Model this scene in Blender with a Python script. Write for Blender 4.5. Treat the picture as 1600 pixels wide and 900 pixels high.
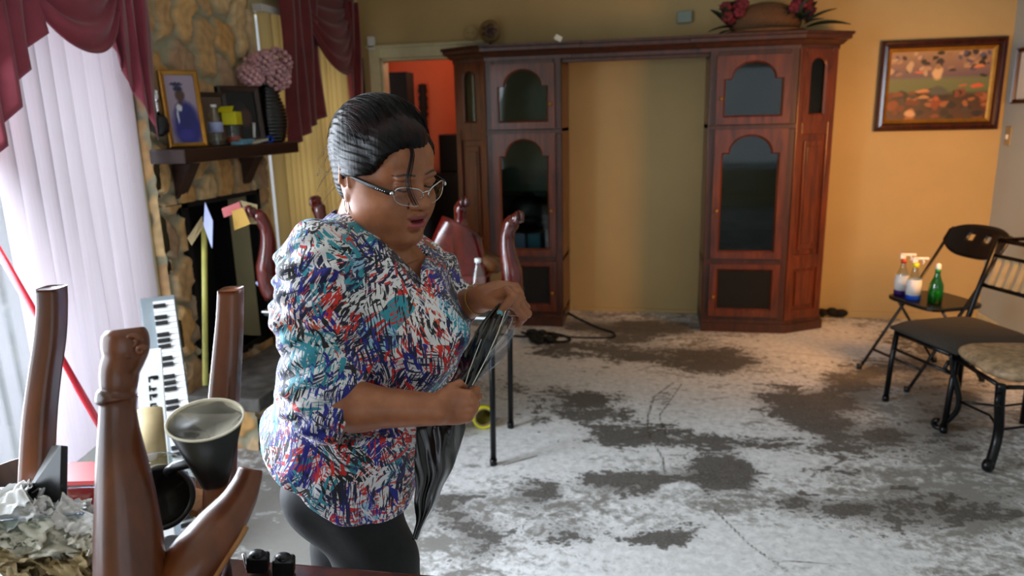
import bpy, math, random
import numpy as np
from mathutils import Vector, Matrix, Euler
random.seed(7); rng = np.random.default_rng(7)
for o in list(bpy.data.objects): bpy.data.objects.remove(o)
SC = bpy.context.scene
COL = SC.collection
PI = math.pi

# ------------------------------------------------------------ camera, light
FPX = 1124.0
TH, ROLL, YAW = math.radians(13.2), math.radians(-1.42), math.radians(11.3)
H = 1.55
vR = np.array([math.cos(YAW), math.sin(YAW), 0.]); vFh = np.array([-math.sin(YAW), math.cos(YAW), 0.]); vU = np.array([0, 0, 1.])
vF = vFh*math.cos(TH) - vU*math.sin(TH); vUP = vU*math.cos(TH) + vFh*math.sin(TH)
CAM = np.array([0., 0., H]); cR, sR = math.cos(ROLL), math.sin(ROLL)
def ray(px, py):
    x = (px-800)/FPX; y = (450-py)/FPX
    x, y = cR*x - sR*y, sR*x + cR*y
    return vF + vR*x + vUP*y
def at(px, py, d): return CAM + ray(px, py)*d
def onX(px, py, X): r = ray(px, py); return CAM + r*X/r[0]
def onY(px, py, Y): r = ray(px, py); return CAM + r*Y/r[1]
def onZ(px, py, Z=0.): r = ray(px, py); return CAM + r*(Z-H)/r[2]

camd = bpy.data.cameras.new('camera'); cam = bpy.data.objects.new('camera', camd); COL.objects.link(cam)
camd.sensor_width = 36; camd.lens = FPX*36/1600; camd.clip_start = .05
# camera axes: x right, y up (in the rolled image), z back
ax = vR*cR + vUP*sR; ay = -vR*sR + vUP*cR
cam.matrix_world = Matrix(((ax[0], ay[0], -vF[0], CAM[0]), (ax[1], ay[1], -vF[1], CAM[1]), (ax[2], ay[2], -vF[2], CAM[2]), (0, 0, 0, 1)))
camd.dof.use_dof = True; camd.dof.focus_distance = 1.36; camd.dof.aperture_fstop = 4.0
SC.camera = cam
SC.view_settings.view_transform = 'Standard'; SC.view_settings.look = 'None'
SC.view_settings.gamma = 1; SC.view_settings.use_curve_mapping = False
SC.view_settings.exposure = 0.0
SC.cycles.use_denoising = True
SC.cycles.max_bounces = 8
SC.cycles.sample_clamp_indirect = 4

XL, XR, YB, YR, ZC = -2.34, 2.39, 5.74, -2.4, 2.95      # room: left, right, back, rear, ceiling
w = bpy.data.worlds.new('world'); SC.world = w; w.use_nodes = True
bg = w.node_tree.nodes['Background']; bg.inputs[0].default_value = (.80, .90, 1, 1); bg.inputs[1].default_value = .7

def area(name, loc, direction, sx, sy, power, col):
    l = bpy.data.lights.new(name, 'AREA'); l.shape = 'RECTANGLE'; l.size = sx; l.size_y = sy; l.energy = power; l.color = col
    o = bpy.data.objects.new(name, l); COL.objects.link(o); o.location = loc
    o.rotation_euler = Vector(direction).to_track_quat('-Z', 'Y').to_euler()
    return o
DAY = (.80, .89, 1.0)
area('sky_at_patio_window', (XL-.45, 2.85, 1.3), (1, 0, -.12), .9, 1.7, 34, DAY)       # behind the blinds
area('sky_at_patio_door', (XL-.16, 1.62, 1.25), (1, -.25, -.45), 1.1, 1.9, 165, DAY)      # its open half, left of the frame
area('sky_at_open_patio', (XL-.30, -.1, 1.4), (1, .15, -.3), 1.7, 1.8, 62, DAY)       # unscreened opening left of the frame
area('sky_at_far_window', (XL-.35, 4.85, 1.4), (1, 0, 0), 1.7, 1.1, 14, (1, .93, .78))
area('sky_at_rear_window', (.9, YR-.3, 1.5), (0, 1, -.2), 2.6, 1.6, 14, DAY)
def bulb(name, loc, power, col, r=.1):
    l = bpy.data.lights.new(name, 'POINT'); l.energy = power; l.color = col; l.shadow_soft_size = r
    o = bpy.data.objects.new(name, l); COL.objects.link(o); o.location = loc; return o
lp = bpy.data.lights.new('warm_lamp', 'SPOT'); lp.energy = 140; lp.color = (1, .44, .12); lp.shadow_soft_size = .3; lp.spot_size = math.radians(140); lp.spot_blend = 1
lo = bpy.data.objects.new('warm_lamp', lp); COL.objects.link(lo); lo.location = (1.95, 3.75, 1.45); lo.rotation_euler = Vector((-.28, 1, -.42)).to_track_quat('-Z', 'Y').to_euler()
bulb('hall_lamp_bulb', (-1.75, 6.4, 2.2), 9, (1, .55, .35), .1)

# ------------------------------------------------------------ materials
def s2l(c): return tuple((x/12.92 if x <= .04045 else ((x+.055)/1.055)**2.4) for x in c[:3]) + (1,)
class NT:
    def __init__(s, name):
        s.m = bpy.data.materials.new(name); s.m.use_nodes = True; s.t = s.m.node_tree; s.b = s.t.nodes['Principled BSDF']
        s.L = s.t.links.new
    def n(s, typ, **kw):
        x = s.t.nodes.new(typ)
        for k, v in kw.items():
            if hasattr(x, k): setattr(x, k, v)
        return x
    def coord(s, scale=(1, 1, 1), rot=(0, 0, 0)):
        tc = s.n('ShaderNodeTexCoord'); mp = s.n('ShaderNodeMapping'); mp.inputs['Scale'].default_value = scale; mp.inputs['Rotation'].default_value = rot
        s.L(tc.outputs['Object'], mp.inputs['Vector']); return mp.outputs[0]
    def noise(s, vec, scale=5, detail=4, rough=.55, dist=0):
        x = s.n('ShaderNodeTexNoise'); x.inputs['Scale'].default_value = scale; x.inputs['Detail'].default_value = detail
        x.inputs['Roughness'].default_value = rough; x.inputs['Distortion'].default_value = dist
        if vec is not None: s.L(vec, x.inputs['Vector'])
        return x
    def ramp(s, fac, stops, interp='LINEAR'):
        r = s.n('ShaderNodeValToRGB'); r.color_ramp.interpolation = interp
        e = r.color_ramp.elements
        while len(e) > 1: e.remove(e[-1])
        e[0].position = stops[0][0]; e[0].color = stops[0][1]
        for p, c in stops[1:]:
            q = e.new(p); q.color = c
        s.L(fac, r.inputs[0]); return r.outputs[0]
    def mix(s, fac, a, b, mode='MIX'):
        x = s.n('ShaderNodeMix'); x.data_type = 'RGBA'; x.blend_type = mode
        for v, i in ((fac, 0), (a, 6), (b, 7)):
            if isinstance(v, (int, float)): x.inputs[i].default_value = v
            elif isinstance(v, tuple): x.inputs[i].default_value = v
            else: s.L(v, x.inputs[i])
        return x.outputs[2]
    def math(s, op, a, b=0.):
        x = s.n('ShaderNodeMath'); x.operation = op
        for v, i in ((a, 0), (b, 1)):
            if isinstance(v, (int, float)): x.inputs[i].default_value = v
            else: s.L(v, x.inputs[i])
        return x.outputs[0]
    def bump(s, hgt, strength=.3, dist=.01):
        b = s.n('ShaderNodeBump'); b.inputs['Strength'].default_value = strength; b.inputs['Distance'].default_value = dist
        s.L(hgt, b.inputs['Height']); s.L(b.outputs[0], s.b.inputs['Normal'])
def simple(name, col, rough=.5, metal=0, var=.12, scale=14, bump=.0, coat=0, spec=.5, stretch=(1, 1, 1)):
    t = NT(name); c = s2l(col)
    v = t.coord(stretch); nz = t.noise(v, scale)
    d = tuple(max(0, x*(1-var*2)) for x in c[:3])+(1,); l = tuple(min(1, x*(1+var)) for x in c[:3])+(1,)
    t.L(t.ramp(nz.outputs[0], [(.3, d), (.7, l)]), t.b.inputs['Base Color'])
    t.b.inputs['Roughness'].default_value = rough; t.b.inputs['Metallic'].default_value = metal
    t.b.inputs['Coat Weight'].default_value = coat; t.b.inputs['Coat Roughness'].default_value = .12
    t.b.inputs['Specular IOR Level'].default_value = spec
    if bump: t.bump(nz.outputs[0], bump, .004)
    return t.m
def wood(name, dark, light, rough=.35, coat=.3, stretch=(14, 14, 1.6), scale=2.2):
    t = NT(name); v = t.coord(stretch); nz = t.noise(v, scale, 6, .6, .6)
    nz2 = t.noise(t.coord((1, 1, 1)), 3, 3)
    c = t.ramp(nz.outputs[0], [(.3, s2l(dark)), (.72, s2l(light))])
    c = t.mix(t.math('MULTIPLY', nz2.outputs[0], .5), c, s2l(dark))
    t.L(c, t.b.inputs['Base Color']); t.b.inputs['Roughness'].default_value = rough
    t.b.inputs['Coat Weight'].default_value = coat; t.b.inputs['Coat Roughness'].default_value = .15
    t.bump(nz.outputs[0], .12, .002); return t.m
def glass(name, tint=(1, 1, 1), rough=.02, refl=.12):
    t = NT(name); tr = t.n('ShaderNodeBsdfTransparent'); tr.inputs[0].default_value = tuple(tint)+(1,)
    gl = t.n('ShaderNodeBsdfGlossy'); gl.inputs['Roughness'].default_value = rough
    fr = t.n('ShaderNodeLayerWeight'); fr.inputs[0].default_value = .5
    f = t.math('ADD', t.math('MULTIPLY', t.math('POWER', fr.outputs['Facing'], 4.), .5), refl); mx = t.n('ShaderNodeMixShader')
    t.L(f, mx.inputs[0]); t.L(tr.outputs[0], mx.inputs[1]); t.L(gl.outputs[0], mx.inputs[2])
    t.L(mx.outputs[0], t.t.nodes['Material Output'].inputs[0]); return t.m
def attrmat(name, rough=.6, attr='paint', coat=0, noise=.0, bump=0., bscale=60, trans=0):
    t = NT(name); a = t.n('ShaderNodeAttribute'); a.attribute_name = attr
    c = a.outputs['Color']
    nz = t.noise(t.coord(), bscale, 4)
    if noise: c = t.mix(t.math('MULTIPLY', nz.outputs[0], noise), c, (.02, .015, .01, 1))
    t.L(c, t.b.inputs['Base Color']); t.b.inputs['Roughness'].default_value = rough; t.b.inputs['Coat Weight'].default_value = coat
    if bump: t.bump(nz.outputs[0], bump, .004)
    return t.m

M = {}
def wallmat(name, col, d):
    t = NT(name); nz = t.noise(t.coord(), 1.7, 4); n2 = t.noise(t.coord(), 160, 2)
    t.L(t.ramp(nz.outputs[0], [(.3, s2l(tuple(x*d for x in col))), (.75, s2l(col))]), t.b.inputs['Base Color'])
    t.b.inputs['Roughness'].default_value = .75; t.bump(n2.outputs[0], .25, .002); return t.m
M['wall_back'] = wallmat('tan_wall_paint', (.74, .64, .44), .94)
M['wall_grey'] = wallmat('grey_right_wall', (.70, .73, .71), .95)  # right wall coloured greyer and cooler than the back wall
M['wall_cream'] = wallmat('cream_wall_paint', (.86, .80, .62), .96)
M['wall_orange'] = wallmat('orange_wall_paint', (.84, .42, .26), .92)
M['ceiling'] = wallmat('ceiling_paint', (.88, .86, .80), .97)
M['trim'] = simple('off_white_trim_paint', (.80, .77, .62), .5, var=.05)
M['white'] = simple('white_plastic', (.90, .90, .90), .35, var=.03)
M['whiteframe'] = simple('white_window_frame', (.88, .88, .86), .4, var=.03)
M['cab'] = wood('cherry_cabinet_wood', (.22, .08, .03), (.52, .23, .08), .34, .25)
M['cabdark'] = wood('dark_cabinet_wood', (.15, .06, .025), (.36, .16, .06), .4, .2)
M['mantel'] = wood('mantel_wood', (.14, .08, .06), (.27, .16, .12), .45, .15, stretch=(3, 1, 14))
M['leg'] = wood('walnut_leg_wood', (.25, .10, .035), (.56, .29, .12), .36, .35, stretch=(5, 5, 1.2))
M['legdark'] = wood('dark_leg_wood', (.12, .04, .02), (.36, .16, .08), .3, .5)  # darker brown wood for the table, seat rails, frames and bowl
M['mahog'] = wood('red_mahogany', (.20, .03, .02), (.50, .10, .07), .16, .8, stretch=(6, 6, 2))
M['pale_wood'] = wood('worn_edge_wood', (.60, .38, .20), (.80, .58, .36), .6, 0)
M['black'] = simple('black_plastic', (.045, .045, .05), .35, var=.2)
M['blackmat'] = simple('matte_black', (.035, .035, .035), .8, var=.2)
M['soot'] = simple('sooty_firebox', (.03, .028, .025), .9, var=.3)
M['iron'] = simple('black_iron', (.06, .06, .07), .3, .5, var=.2)
M['seat_grey'] = simple('charcoal_seat_fabric', (.20, .185, .16), .85, var=.15, scale=120, bump=.4)
M['chrome'] = simple('chrome', (.85, .85, .86), .12, 1, var=.02)
M['gold'] = simple('gold_frame_metal', (.72, .52, .20), .35, .6, var=.15)
M['glass'] = glass('clear_glass')
M['cabglass'] = glass('cabinet_glass', (.62, .68, .66), .03, .03)
M['plastic_clear'] = glass('clear_plastic', (.86, .9, .88), .08, .10)
M['lens'] = glass('spectacle_lens', (.90, .88, .86), .02, .06)
M['mirror'] = simple('dark_cabinet_back', (.09, .10, .09), .3, 0, var=.1)
M['paleback'] = simple('pale_cabinet_back', (.55, .60, .56), .3, 0, var=.05)
M['trousers'] = simple('black_trouser_cloth', (.085, .085, .10), .72, var=.2, scale=60, bump=.2)
M['bag'] = simple('black_polythene', (.02, .02, .022), .2, var=.2, coat=.5)
M['clearfilm'] = glass('clear_film', (.75, .82, .95), .15, .22)
M['red'] = simple('red_plastic', (.78, .06, .08), .3, var=.08)
M['redpole'] = simple('red_painted_pole', (.62, .08, .14), .3, var=.08)
M['paper'] = simple('white_paper', (.86, .85, .80), .7, var=.05)
M['beige'] = simple('beige_card', (.66, .58, .42), .7, var=.1)
M['yellow'] = simple('yellow_card', (.90, .86, .10), .5, var=.06)
M['dowel'] = simple('pale_yellow_dowel', (.72, .70, .36), .5, var=.08)
M['tan_leather'] = simple('worn_tan_leather', (.66, .55, .42), .5, var=.3, scale=30, bump=.4)
M['blue'] = simple('blue_plastic', (.08, .30, .75), .4, var=.08)
M['ltblue'] = simple('light_blue_cloth', (.45, .68, .80), .7, var=.08)
M['green'] = glass('green_plastic', (.10, .62, .22), .1, .10)
M['greensolid'] = simple('green_liquid', (.10, .50, .20), .3, var=.08)
M['dkgreen'] = simple('dark_green_box', (.12, .17, .15), .6, var=.15)
M['purple'] = simple('purple_label', (.25, .12, .40), .4, var=.05)
M['orange'] = simple('orange_liquid', (.70, .25, .12), .3, var=.1)
M['lavender'] = simple('pale_lavender_plastic', (.66, .70, .86), .3, var=.04)
M['teal'] = simple('teal_nail_polish', (.42, .72, .74), .15, var=.03, coat=.7)
M['leaf'] = simple('dark_green_leaf', (.05, .14, .08), .5, var=.25, scale=30)
M['mustard'] = simple('mustard_card', (.78, .60, .22), .6, var=.05)
M['satin'] = simple('brown_satin', (.45, .27, .13), .3, var=.2, coat=.5)
M['pinkflower'] = simple('dusty_pink_petals', (.86, .66, .68), .7, var=.2, scale=18)
M['redflower'] = simple('wine_red_petals', (.42, .05, .12), .7, var=.2, scale=18)
M['vase'] = simple('black_vase_glaze', (.03, .035, .045), .22, var=.2, coat=.5)
def m_woven():
    t = NT('brown_woven_cushion'); v = t.coord((1, 1, 1), (0, 0, 0)); w1 = t.n('ShaderNodeTexVoronoi'); w1.inputs['Scale'].default_value = 55; t.L(v, w1.inputs['Vector'])
    t.L(t.ramp(w1.outputs['Distance'], [(.1, s2l((.50, .34, .22))), (.6, s2l((.22, .13, .09)))]), t.b.inputs['Base Color'])
    t.b.inputs['Roughness'].default_value = .8; t.bump(w1.outputs['Distance'], .5, .004); return t.m
M['woven'] = m_woven()
def m_drape(name, c1, c2):
    t = NT(name); v = t.coord(); nz = t.noise(v, 400, 2); n2 = t.noise(v, 6, 3)
    t.L(t.ramp(n2.outputs[0], [(.3, s2l(c1)), (.7, s2l(c2))]), t.b.inputs['Base Color'])
    t.b.inputs['Roughness'].default_value = .75; t.b.inputs['Sheen Weight'].default_value = .4; t.bump(nz.outputs[0], .15, .001)
    tr = t.n('ShaderNodeBsdfTranslucent'); tr.inputs[0].default_value = s2l(c1); mx = t.n('ShaderNodeMixShader'); mx.inputs[0].default_value = .12
    t.L(t.b.outputs[0], mx.inputs[1]); t.L(tr.outputs[0], mx.inputs[2]); t.L(mx.outputs[0], t.t.nodes['Material Output'].inputs[0])
    return t.m
M['drape'] = m_drape('burgundy_drape', (.50, .17, .24), (.64, .25, .32))
M['drape2'] = m_drape('deep_burgundy_drape', (.42, .10, .13), (.52, .15, .18))
def m_slat(name, c, tr_c, f):
    t = NT(name); t.L(t.ramp(t.noise(t.coord((40, 40, 1)), 3).outputs[0], [(.3, s2l(tuple(x*.95 for x in c))), (.7, s2l(c))]), t.b.inputs['Base Color'])
    t.b.inputs['Roughness'].default_value = .6
    tr = t.n('ShaderNodeBsdfTranslucent'); tr.inputs[0].default_value = s2l(tr_c); mx = t.n('ShaderNodeMixShader'); mx.inputs[0].default_value = f
    t.L(t.b.outputs[0], mx.inputs[1]); t.L(tr.outputs[0], mx.inputs[2]); t.L(mx.outputs[0], t.t.nodes['Material Output'].inputs[0]); return t.m
M['slat'] = m_slat('sheer_vertical_slat', (.82, .79, .82), (.84, .78, .80), .26)
M['slat2'] = m_slat('cream_vertical_slat', (.80, .72, .52), (.85, .74, .48), .3)
def m_floor():
    t = NT('bare_stained_concrete')
    a = t.n('ShaderNodeAttribute'); a.attribute_name = 'stain'; sep = t.n('ShaderNodeSeparateColor'); t.L(a.outputs['Color'], sep.inputs[0])
    v = t.coord(); warp = t.noise(t.coord((.8, 1.5, 1)), 4.2, 7, .68, .8); fine = t.noise(v, 26, 6, .7, .3); big = t.noise(v, 1.1, 4, .6, .4); speck = t.noise(v, 90, 3, .7)
    e = t.math('ADD', t.math('MULTIPLY', t.math('SUBTRACT', warp.outputs[0], .5), 1.5), t.math('MULTIPLY', t.math('SUBTRACT', fine.outputs[0], .5), 1.1))
    # white dust against grey slab
    dust = t.ramp(t.math('ADD', t.math('ADD', sep.outputs[1], e), .03), [(.36, (0, 0, 0, 1)), (.66, (1, 1, 1, 1))])
    slab = t.ramp(big.outputs[0], [(.3, s2l((.50, .49, .47))), (.7, s2l((.60, .59, .57)))])
    slab = t.mix(t.math('MULTIPLY', fine.outputs[0], .45), slab, s2l((.36, .34, .31)))
    white = t.ramp(fine.outputs[0], [(.3, s2l((.76, .76, .76))), (.65, s2l((.93, .93, .93)))])
    c = t.mix(dust, slab, white)
    dk = t.ramp(t.math('ADD', sep.outputs[0], t.math('MULTIPLY', e, 1.9)), [(.46, (0, 0, 0, 1)), (.70, (1, 1, 1, 1))])
    res = t.ramp(speck.outputs[0], [(.35, s2l((.20, .185, .17))), (.60, s2l((.33, .31, .28))), (.74, s2l((.52, .51, .49)))])
    c = t.mix(t.math('MULTIPLY', dk, .92), c, res)
    ln = t.ramp(t.math('ADD', sep.outputs[2], t.math('MULTIPLY', t.math('SUBTRACT', fine.outputs[0], .5), .8)), [(.4, (0, 0, 0, 1)), (.6, (1, 1, 1, 1))])
    c = t.mix(t.math('MULTIPLY', ln, .85), c, s2l((.22, .19, .16)))
    t.L(c, t.b.inputs['Base Color']); t.b.inputs['Roughness'].default_value = .62; t.bump(fine.outputs[0], .2, .004)
    return t.m
M['floor'] = m_floor()
def m_blouse():
    t = NT('brushstroke_print_blouse'); tc = t.n('ShaderNodeTexCoord'); v = tc.outputs['Object']
    wn = t.noise(v, 9, 2); wv = t.n('ShaderNodeVectorMath'); wv.operation = 'MULTIPLY_ADD'; t.L(wn.outputs['Color'], wv.inputs[0]); wv.inputs[1].default_value = (.03, .03, .03); t.L(v, wv.inputs[2])
    def strokes(vscale, seed, thr, across, along, lo, hi):
        vo = t.n('ShaderNodeTexVoronoi'); vo.inputs['Scale'].default_value = vscale
        mp = t.n('ShaderNodeMapping'); mp.inputs['Location'].default_value = (seed, seed*.7, seed*1.3); t.L(wv.outputs[0], mp.inputs[0]); t.L(mp.outputs[0], vo.inputs['Vector'])
        sp = t.n('ShaderNodeSeparateColor'); t.L(vo.outputs['Color'], sp.inputs[0])
        ang = t.n('ShaderNodeMapRange'); t.L(sp.outputs[0], ang.inputs[0]); ang.inputs[3].default_value = lo; ang.inputs[4].default_value = hi
        r = t.n('ShaderNodeVectorRotate'); r.rotation_type = 'Y_AXIS'; t.L(wv.outputs[0], r.inputs['Vector']); t.L(ang.outputs[0], r.inputs['Angle'])
        m2 = t.n('ShaderNodeMapping'); m2.inputs['Scale'].default_value = (across, across*.25, along); t.L(r.outputs[0], m2.inputs[0])
        nz = t.noise(m2.outputs[0], 1, 2., .55, .2)
        mask = t.ramp(nz.outputs[0], [(thr-.012, (0, 0, 0, 1)), (thr+.012, (1, 1, 1, 1))])
        return mask, sp
    W_, LB, NV, BK, RD, RB, TL, OR = [s2l(c) for c in ((.90, .89, .90), (.62, .80, .90), (.06, .08, .26), (.04, .04, .07), (.84, .13, .10), (.10, .13, .55), (.18, .58, .66), (.85, .36, .22))]
    m1, s1 = strokes(13, 0., .505, 210, 17, -1.1, .9)
    m2, s2 = strokes(16, 3.1, .535, 190, 20, .4, 2.4)
    m3, s3 = strokes(20, 7.7, .55, 170, 26, -.9, .6)
    base = t.ramp(s3.outputs[1], [(0, W_), (.6, LB), (.72, W_), (.9, TL), (.95, W_)], 'CONSTANT')
    c1 = t.ramp(s1.outputs[1], [(0, NV), (.35, BK), (.62, RB), (.8, NV), (.9, TL)], 'CONSTANT')
    c2 = t.ramp(s2.outputs[1], [(0, RD), (.22, TL), (.38, NV), (.62, RD), (.72, BK), (.9, OR)], 'CONSTANT')
    c3 = t.ramp(s3.outputs[2], [(0, RB), (.3, W_), (.5, BK), (.7, TL), (.85, RD)], 'CONSTANT')
    c = t.mix(m2, base, c2); c = t.mix(m1, c, c1); c = t.mix(m3, c, c3)
    t.L(c, t.b.inputs['Base Color']); t.b.inputs['Roughness'].default_value = .6; t.b.inputs['Sheen Weight'].default_value = .15
    fz = t.noise(t.coord(), 26, 3, .5, 1.0); t.bump(fz.outputs[0], .35, .012)
    return t.m
M['blouse'] = m_blouse()
def m_skin():
    t = NT('brown_skin'); a = t.n('ShaderNodeAttribute'); a.attribute_name = 'tint'
    base = t.ramp(t.noise(t.coord(), 22, 5, .6).outputs[0], [(.3, s2l((.55, .33, .22))), (.7, s2l((.68, .43, .29)))])
    c = t.mix(a.outputs['Alpha'], base, a.outputs['Color'])
    t.L(c, t.b.inputs['Base Color']); t.b.inputs['Roughness'].default_value = .42
    t.b.inputs['Subsurface Weight'].default_value = .0
    t.bump(t.noise(t.coord(), 320, 3).outputs[0], .12, .001); return t.m
M['skin'] = m_skin()
def m_hair():
    t = NT('dark_hair'); v = t.coord((200, 14, 14)); nz = t.noise(v, 1, 4, .6); n2 = t.noise(t.coord(), 14, 3)
    c = t.ramp(nz.outputs[0], [(.3, s2l((.015, .010, .012))), (.7, s2l((.06, .03, .033)))])
    c = t.mix(t.ramp(n2.outputs[0], [(.55, (0, 0, 0, 1)), (.75, (.6, .6, .6, 1))]), c, s2l((.25, .055, .08)))
    t.L(c, t.b.inputs['Base Color']); t.b.inputs['Roughness'].default_value = .45; t.b.inputs['Specular IOR Level'].default_value = .2; t.bump(nz.outputs[0], .6, .002); return t.m
M['hair'] = m_hair()

# ------------------------------------------------------------ mesh helpers
ORG = {}
def org(o): return ORG.get(o.name, np.zeros(3))
def tagit(o, label, cat, group=None, kind=None):
    if label: o['label'] = label
    if cat: o['category'] = cat
    if group: o['group'] = group
    if kind: o['kind'] = kind
    return o
def thing(name, label, cat, loc, rz=0., group=None):
    o = bpy.data.objects.new(name, None); COL.objects.link(o); o.empty_display_size = .1
    o.location = tuple(loc); o.rotation_euler = (0, 0, rz); ORG[o.name] = np.array(loc, float)
    return tagit(o, label, cat, group)
def mesh_obj(name, V, F, mat, parent=None, world=True, smooth=True, colors=None, attr='paint', bevel=0, solid=0, subd=0, loc=None, mats=None, mi=None):
    V = np.asarray(V, float).reshape(-1, 3)
    off = np.zeros(3)
    if parent is not None and world: off = org(parent)
    if loc is not None: off = np.array(loc, float)
    me = bpy.data.meshes.new(name)
    if isinstance(F, np.ndarray):
        n = len(F); k = F.shape[1]
        me.vertices.add(len(V)); me.vertices.foreach_set('co', (V-off).astype(np.float32).ravel())
        me.loops.add(n*k); me.loops.foreach_set('vertex_index', F.astype(np.int32).ravel())
        me.polygons.add(n); me.polygons.foreach_set('loop_start', np.arange(0, n*k, k, dtype=np.int32)); me.polygons.foreach_set('loop_total', np.full(n, k, np.int32))
        me.update(calc_edges=True); me.validate()
    else:
        me.from_pydata([tuple(v) for v in (V-off)], [], F); me.update()
    for m_ in (mats or [mat]): me.materials.append(m_)
    if mi is not None: me.polygons.foreach_set('material_index', np.asarray(mi, np.int32))
    me.polygons.foreach_set('use_smooth', np.full(len(me.polygons), bool(smooth)))
    if colors is not None:
        ca = me.color_attributes.new(attr, 'FLOAT_COLOR', 'POINT'); ca.data.foreach_set('color', np.asarray(colors, np.float32).ravel())
    o = bpy.data.objects.new(name, me); COL.objects.link(o)
    ORG[o.name] = off if (world or loc is not None) else np.zeros(3)
    if parent is not None: o.parent = parent
    if loc is not None: o.location = tuple(off)
    if bevel:
        b = o.modifiers.new('bevel', 'BEVEL'); b.width = bevel; b.segments = 2; b.limit_method = 'ANGLE'; b.angle_limit = math.radians(40)
    if solid:
        s = o.modifiers.new('solid', 'SOLIDIFY'); s.thickness = solid; s.offset = 0
    if subd:
        s = o.modifiers.new('sub', 'SUBSURF'); s.levels = subd; s.render_levels = subd
    return o
class MB:
    def __init__(s): s.V = []; s.F = []; s.mi = []; s.cur = 0
    def add(s, V, F):
        n = len(s.V); s.V += [tuple(map(float, v)) for v in V]; s.F += [tuple(i+n for i in f) for f in F]; s.mi += [s.cur]*len(F); return s
    def box(s, c, size, rot=None):
        x, y, z = [q/2 for q in size]
        V = np.array([(-x, -y, -z), (x, -y, -z), (x, y, -z), (-x, y, -z), (-x, -y, z), (x, -y, z), (x, y, z), (-x, y, z)])
        if rot is not None: V = V @ np.array(Euler(rot).to_matrix()).T
        return s.add(V+np.array(c), [(0, 3, 2, 1), (4, 5, 6, 7), (0, 1, 5, 4), (1, 2, 6, 5), (2, 3, 7, 6), (3, 0, 4, 7)])
    def bb(s, lo, hi): lo = np.array(lo, float); hi = np.array(hi, float); return s.box((lo+hi)/2, hi-lo)
    def tube(s, P, r, n=10, cap=True, flat=1., up=None):
        P = [np.array(p, float) for p in P]; m = len(P); r = list(r) if hasattr(r, '__len__') else [r]*m
        base = len(s.V); V = []; prev = None
        for i in range(m):
            t = P[min(i+1, m-1)]-P[max(i-1, 0)]; t = t/(np.linalg.norm(t)+1e-12)
            if prev is None:
                a = np.array(up, float) if up is not None else (np.array([0, 0, 1.]) if abs(t[2]) < .9 else np.array([1., 0, 0]))
            else: a = prev
            a = a - t*(a@t); a /= np.linalg.norm(a)+1e-12; b = np.cross(t, a); prev = a
            for k in range(n):
                q = 2*PI*k/n; V.append(P[i]+r[i]*(math.cos(q)*a*flat+math.sin(q)*b))
        F = [(i*n+k, i*n+(k+1) % n, (i+1)*n+(k+1) % n, (i+1)*n+k) for i in range(m-1) for k in range(n)]
        if cap: F += [tuple(range(n-1, -1, -1)), tuple((m-1)*n+k for k in range(n))]
        return s.add(V, F)
    def rod(s, a, b, r, n=10, r2=None): return s.tube([a, b], [r, r if r2 is None else r2], n)
    def lathe(s, c, prof, n=24, axis=None, close=False):
        # prof: (radius, height) pairs along axis
        A = np.array(axis if axis is not None else (0, 0, 1), float); A /= np.linalg.norm(A)
        u = np.cross(A, (0, 1, 0) if abs(A[1]) < .9 else (1, 0, 0)); u /= np.linalg.norm(u); v = np.cross(A, u)
        c = np.array(c, float)
        V = [c+A*h+r*(math.cos(2*PI*k/n)*u+math.sin(2*PI*k/n)*v) for r, h in prof for k in range(n)]
        m = len(prof)
        F = [(i*n+k, i*n+(k+1) % n, (i+1)*n+(k+1) % n, (i+1)*n+k) for i in range(m-1) for k in range(n)]
        if prof[0][0] > 1e-4: F.append(tuple(range(n-1, -1, -1)))
        if prof[-1][0] > 1e-4 and not close: F.append(tuple((m-1)*n+k for k in range(n)))
        return s.add(V, F)
    def ball(s, c, r, n=14, m=10):
        r = r if hasattr(r, '__len__') else (r, r, r); V = []; F = []
        for i in range(m+1):
            t = PI*i/m
            for k in range(n): p = 2*PI*k/n; V.append((c[0]+r[0]*math.sin(t)*math.cos(p), c[1]+r[1]*math.sin(t)*math.sin(p), c[2]+r[2]*math.cos(t)))
        F = [(i*n+k, (i+1)*n+k, (i+1)*n+(k+1) % n, i*n+(k+1) % n) for i in range(m) for k in range(n)]
        return s.add(V, F)
    def prism(s, P, d):
        # polygon P (3-D, planar) extruded by vector d
        P = np.array(P, float); n = len(P); V = list(P)+list(P+np.array(d, float))
        return s.add(V, [tuple(range(n-1, -1, -1)), tuple(range(n, 2*n))]+[(i, (i+1) % n, n+(i+1) % n, n+i) for i in range(n)])
    def grid(s, G):
        a, b = G.shape[:2]
        return s.add(G.reshape(-1, 3), [(i*b+j, i*b+j+1, (i+1)*b+j+1, (i+1)*b+j) for i in range(a-1) for j in range(b-1)])
    def build(s, name, mat, parent=None, **kw):
        mats = kw.pop('mats', None)
        return mesh_obj(name, s.V, s.F, mat, parent, mats=mats, mi=s.mi if mats else None, **kw)
def single(mb, name, mat, label, cat, loc=None, group=None, kind=None, **kw):
    if loc is None: V = np.array(mb.V); loc = ((V[:, 0].min()+V[:, 0].max())/2, (V[:, 1].min()+V[:, 1].max())/2, V[:, 2].min())
    o = mb.build(name, mat, None, loc=loc, **kw); return tagit(o, label, cat, group, kind)
def struct(mb, name, mat, parent=None, **kw):
    o = mb.build(name, mat, parent, smooth=kw.pop('smooth', False), **kw)
    if parent is None: o['kind'] = 'structure'
    return o
def copy_tree(o, parent=None):
    c = o.copy(); COL.objects.link(c); ORG[c.name] = org(o)
    if parent is not None: c.parent = parent
    for ch in [x for x in bpy.data.objects if x.parent == o and x != c]: copy_tree(ch, c)
    return c

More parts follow.
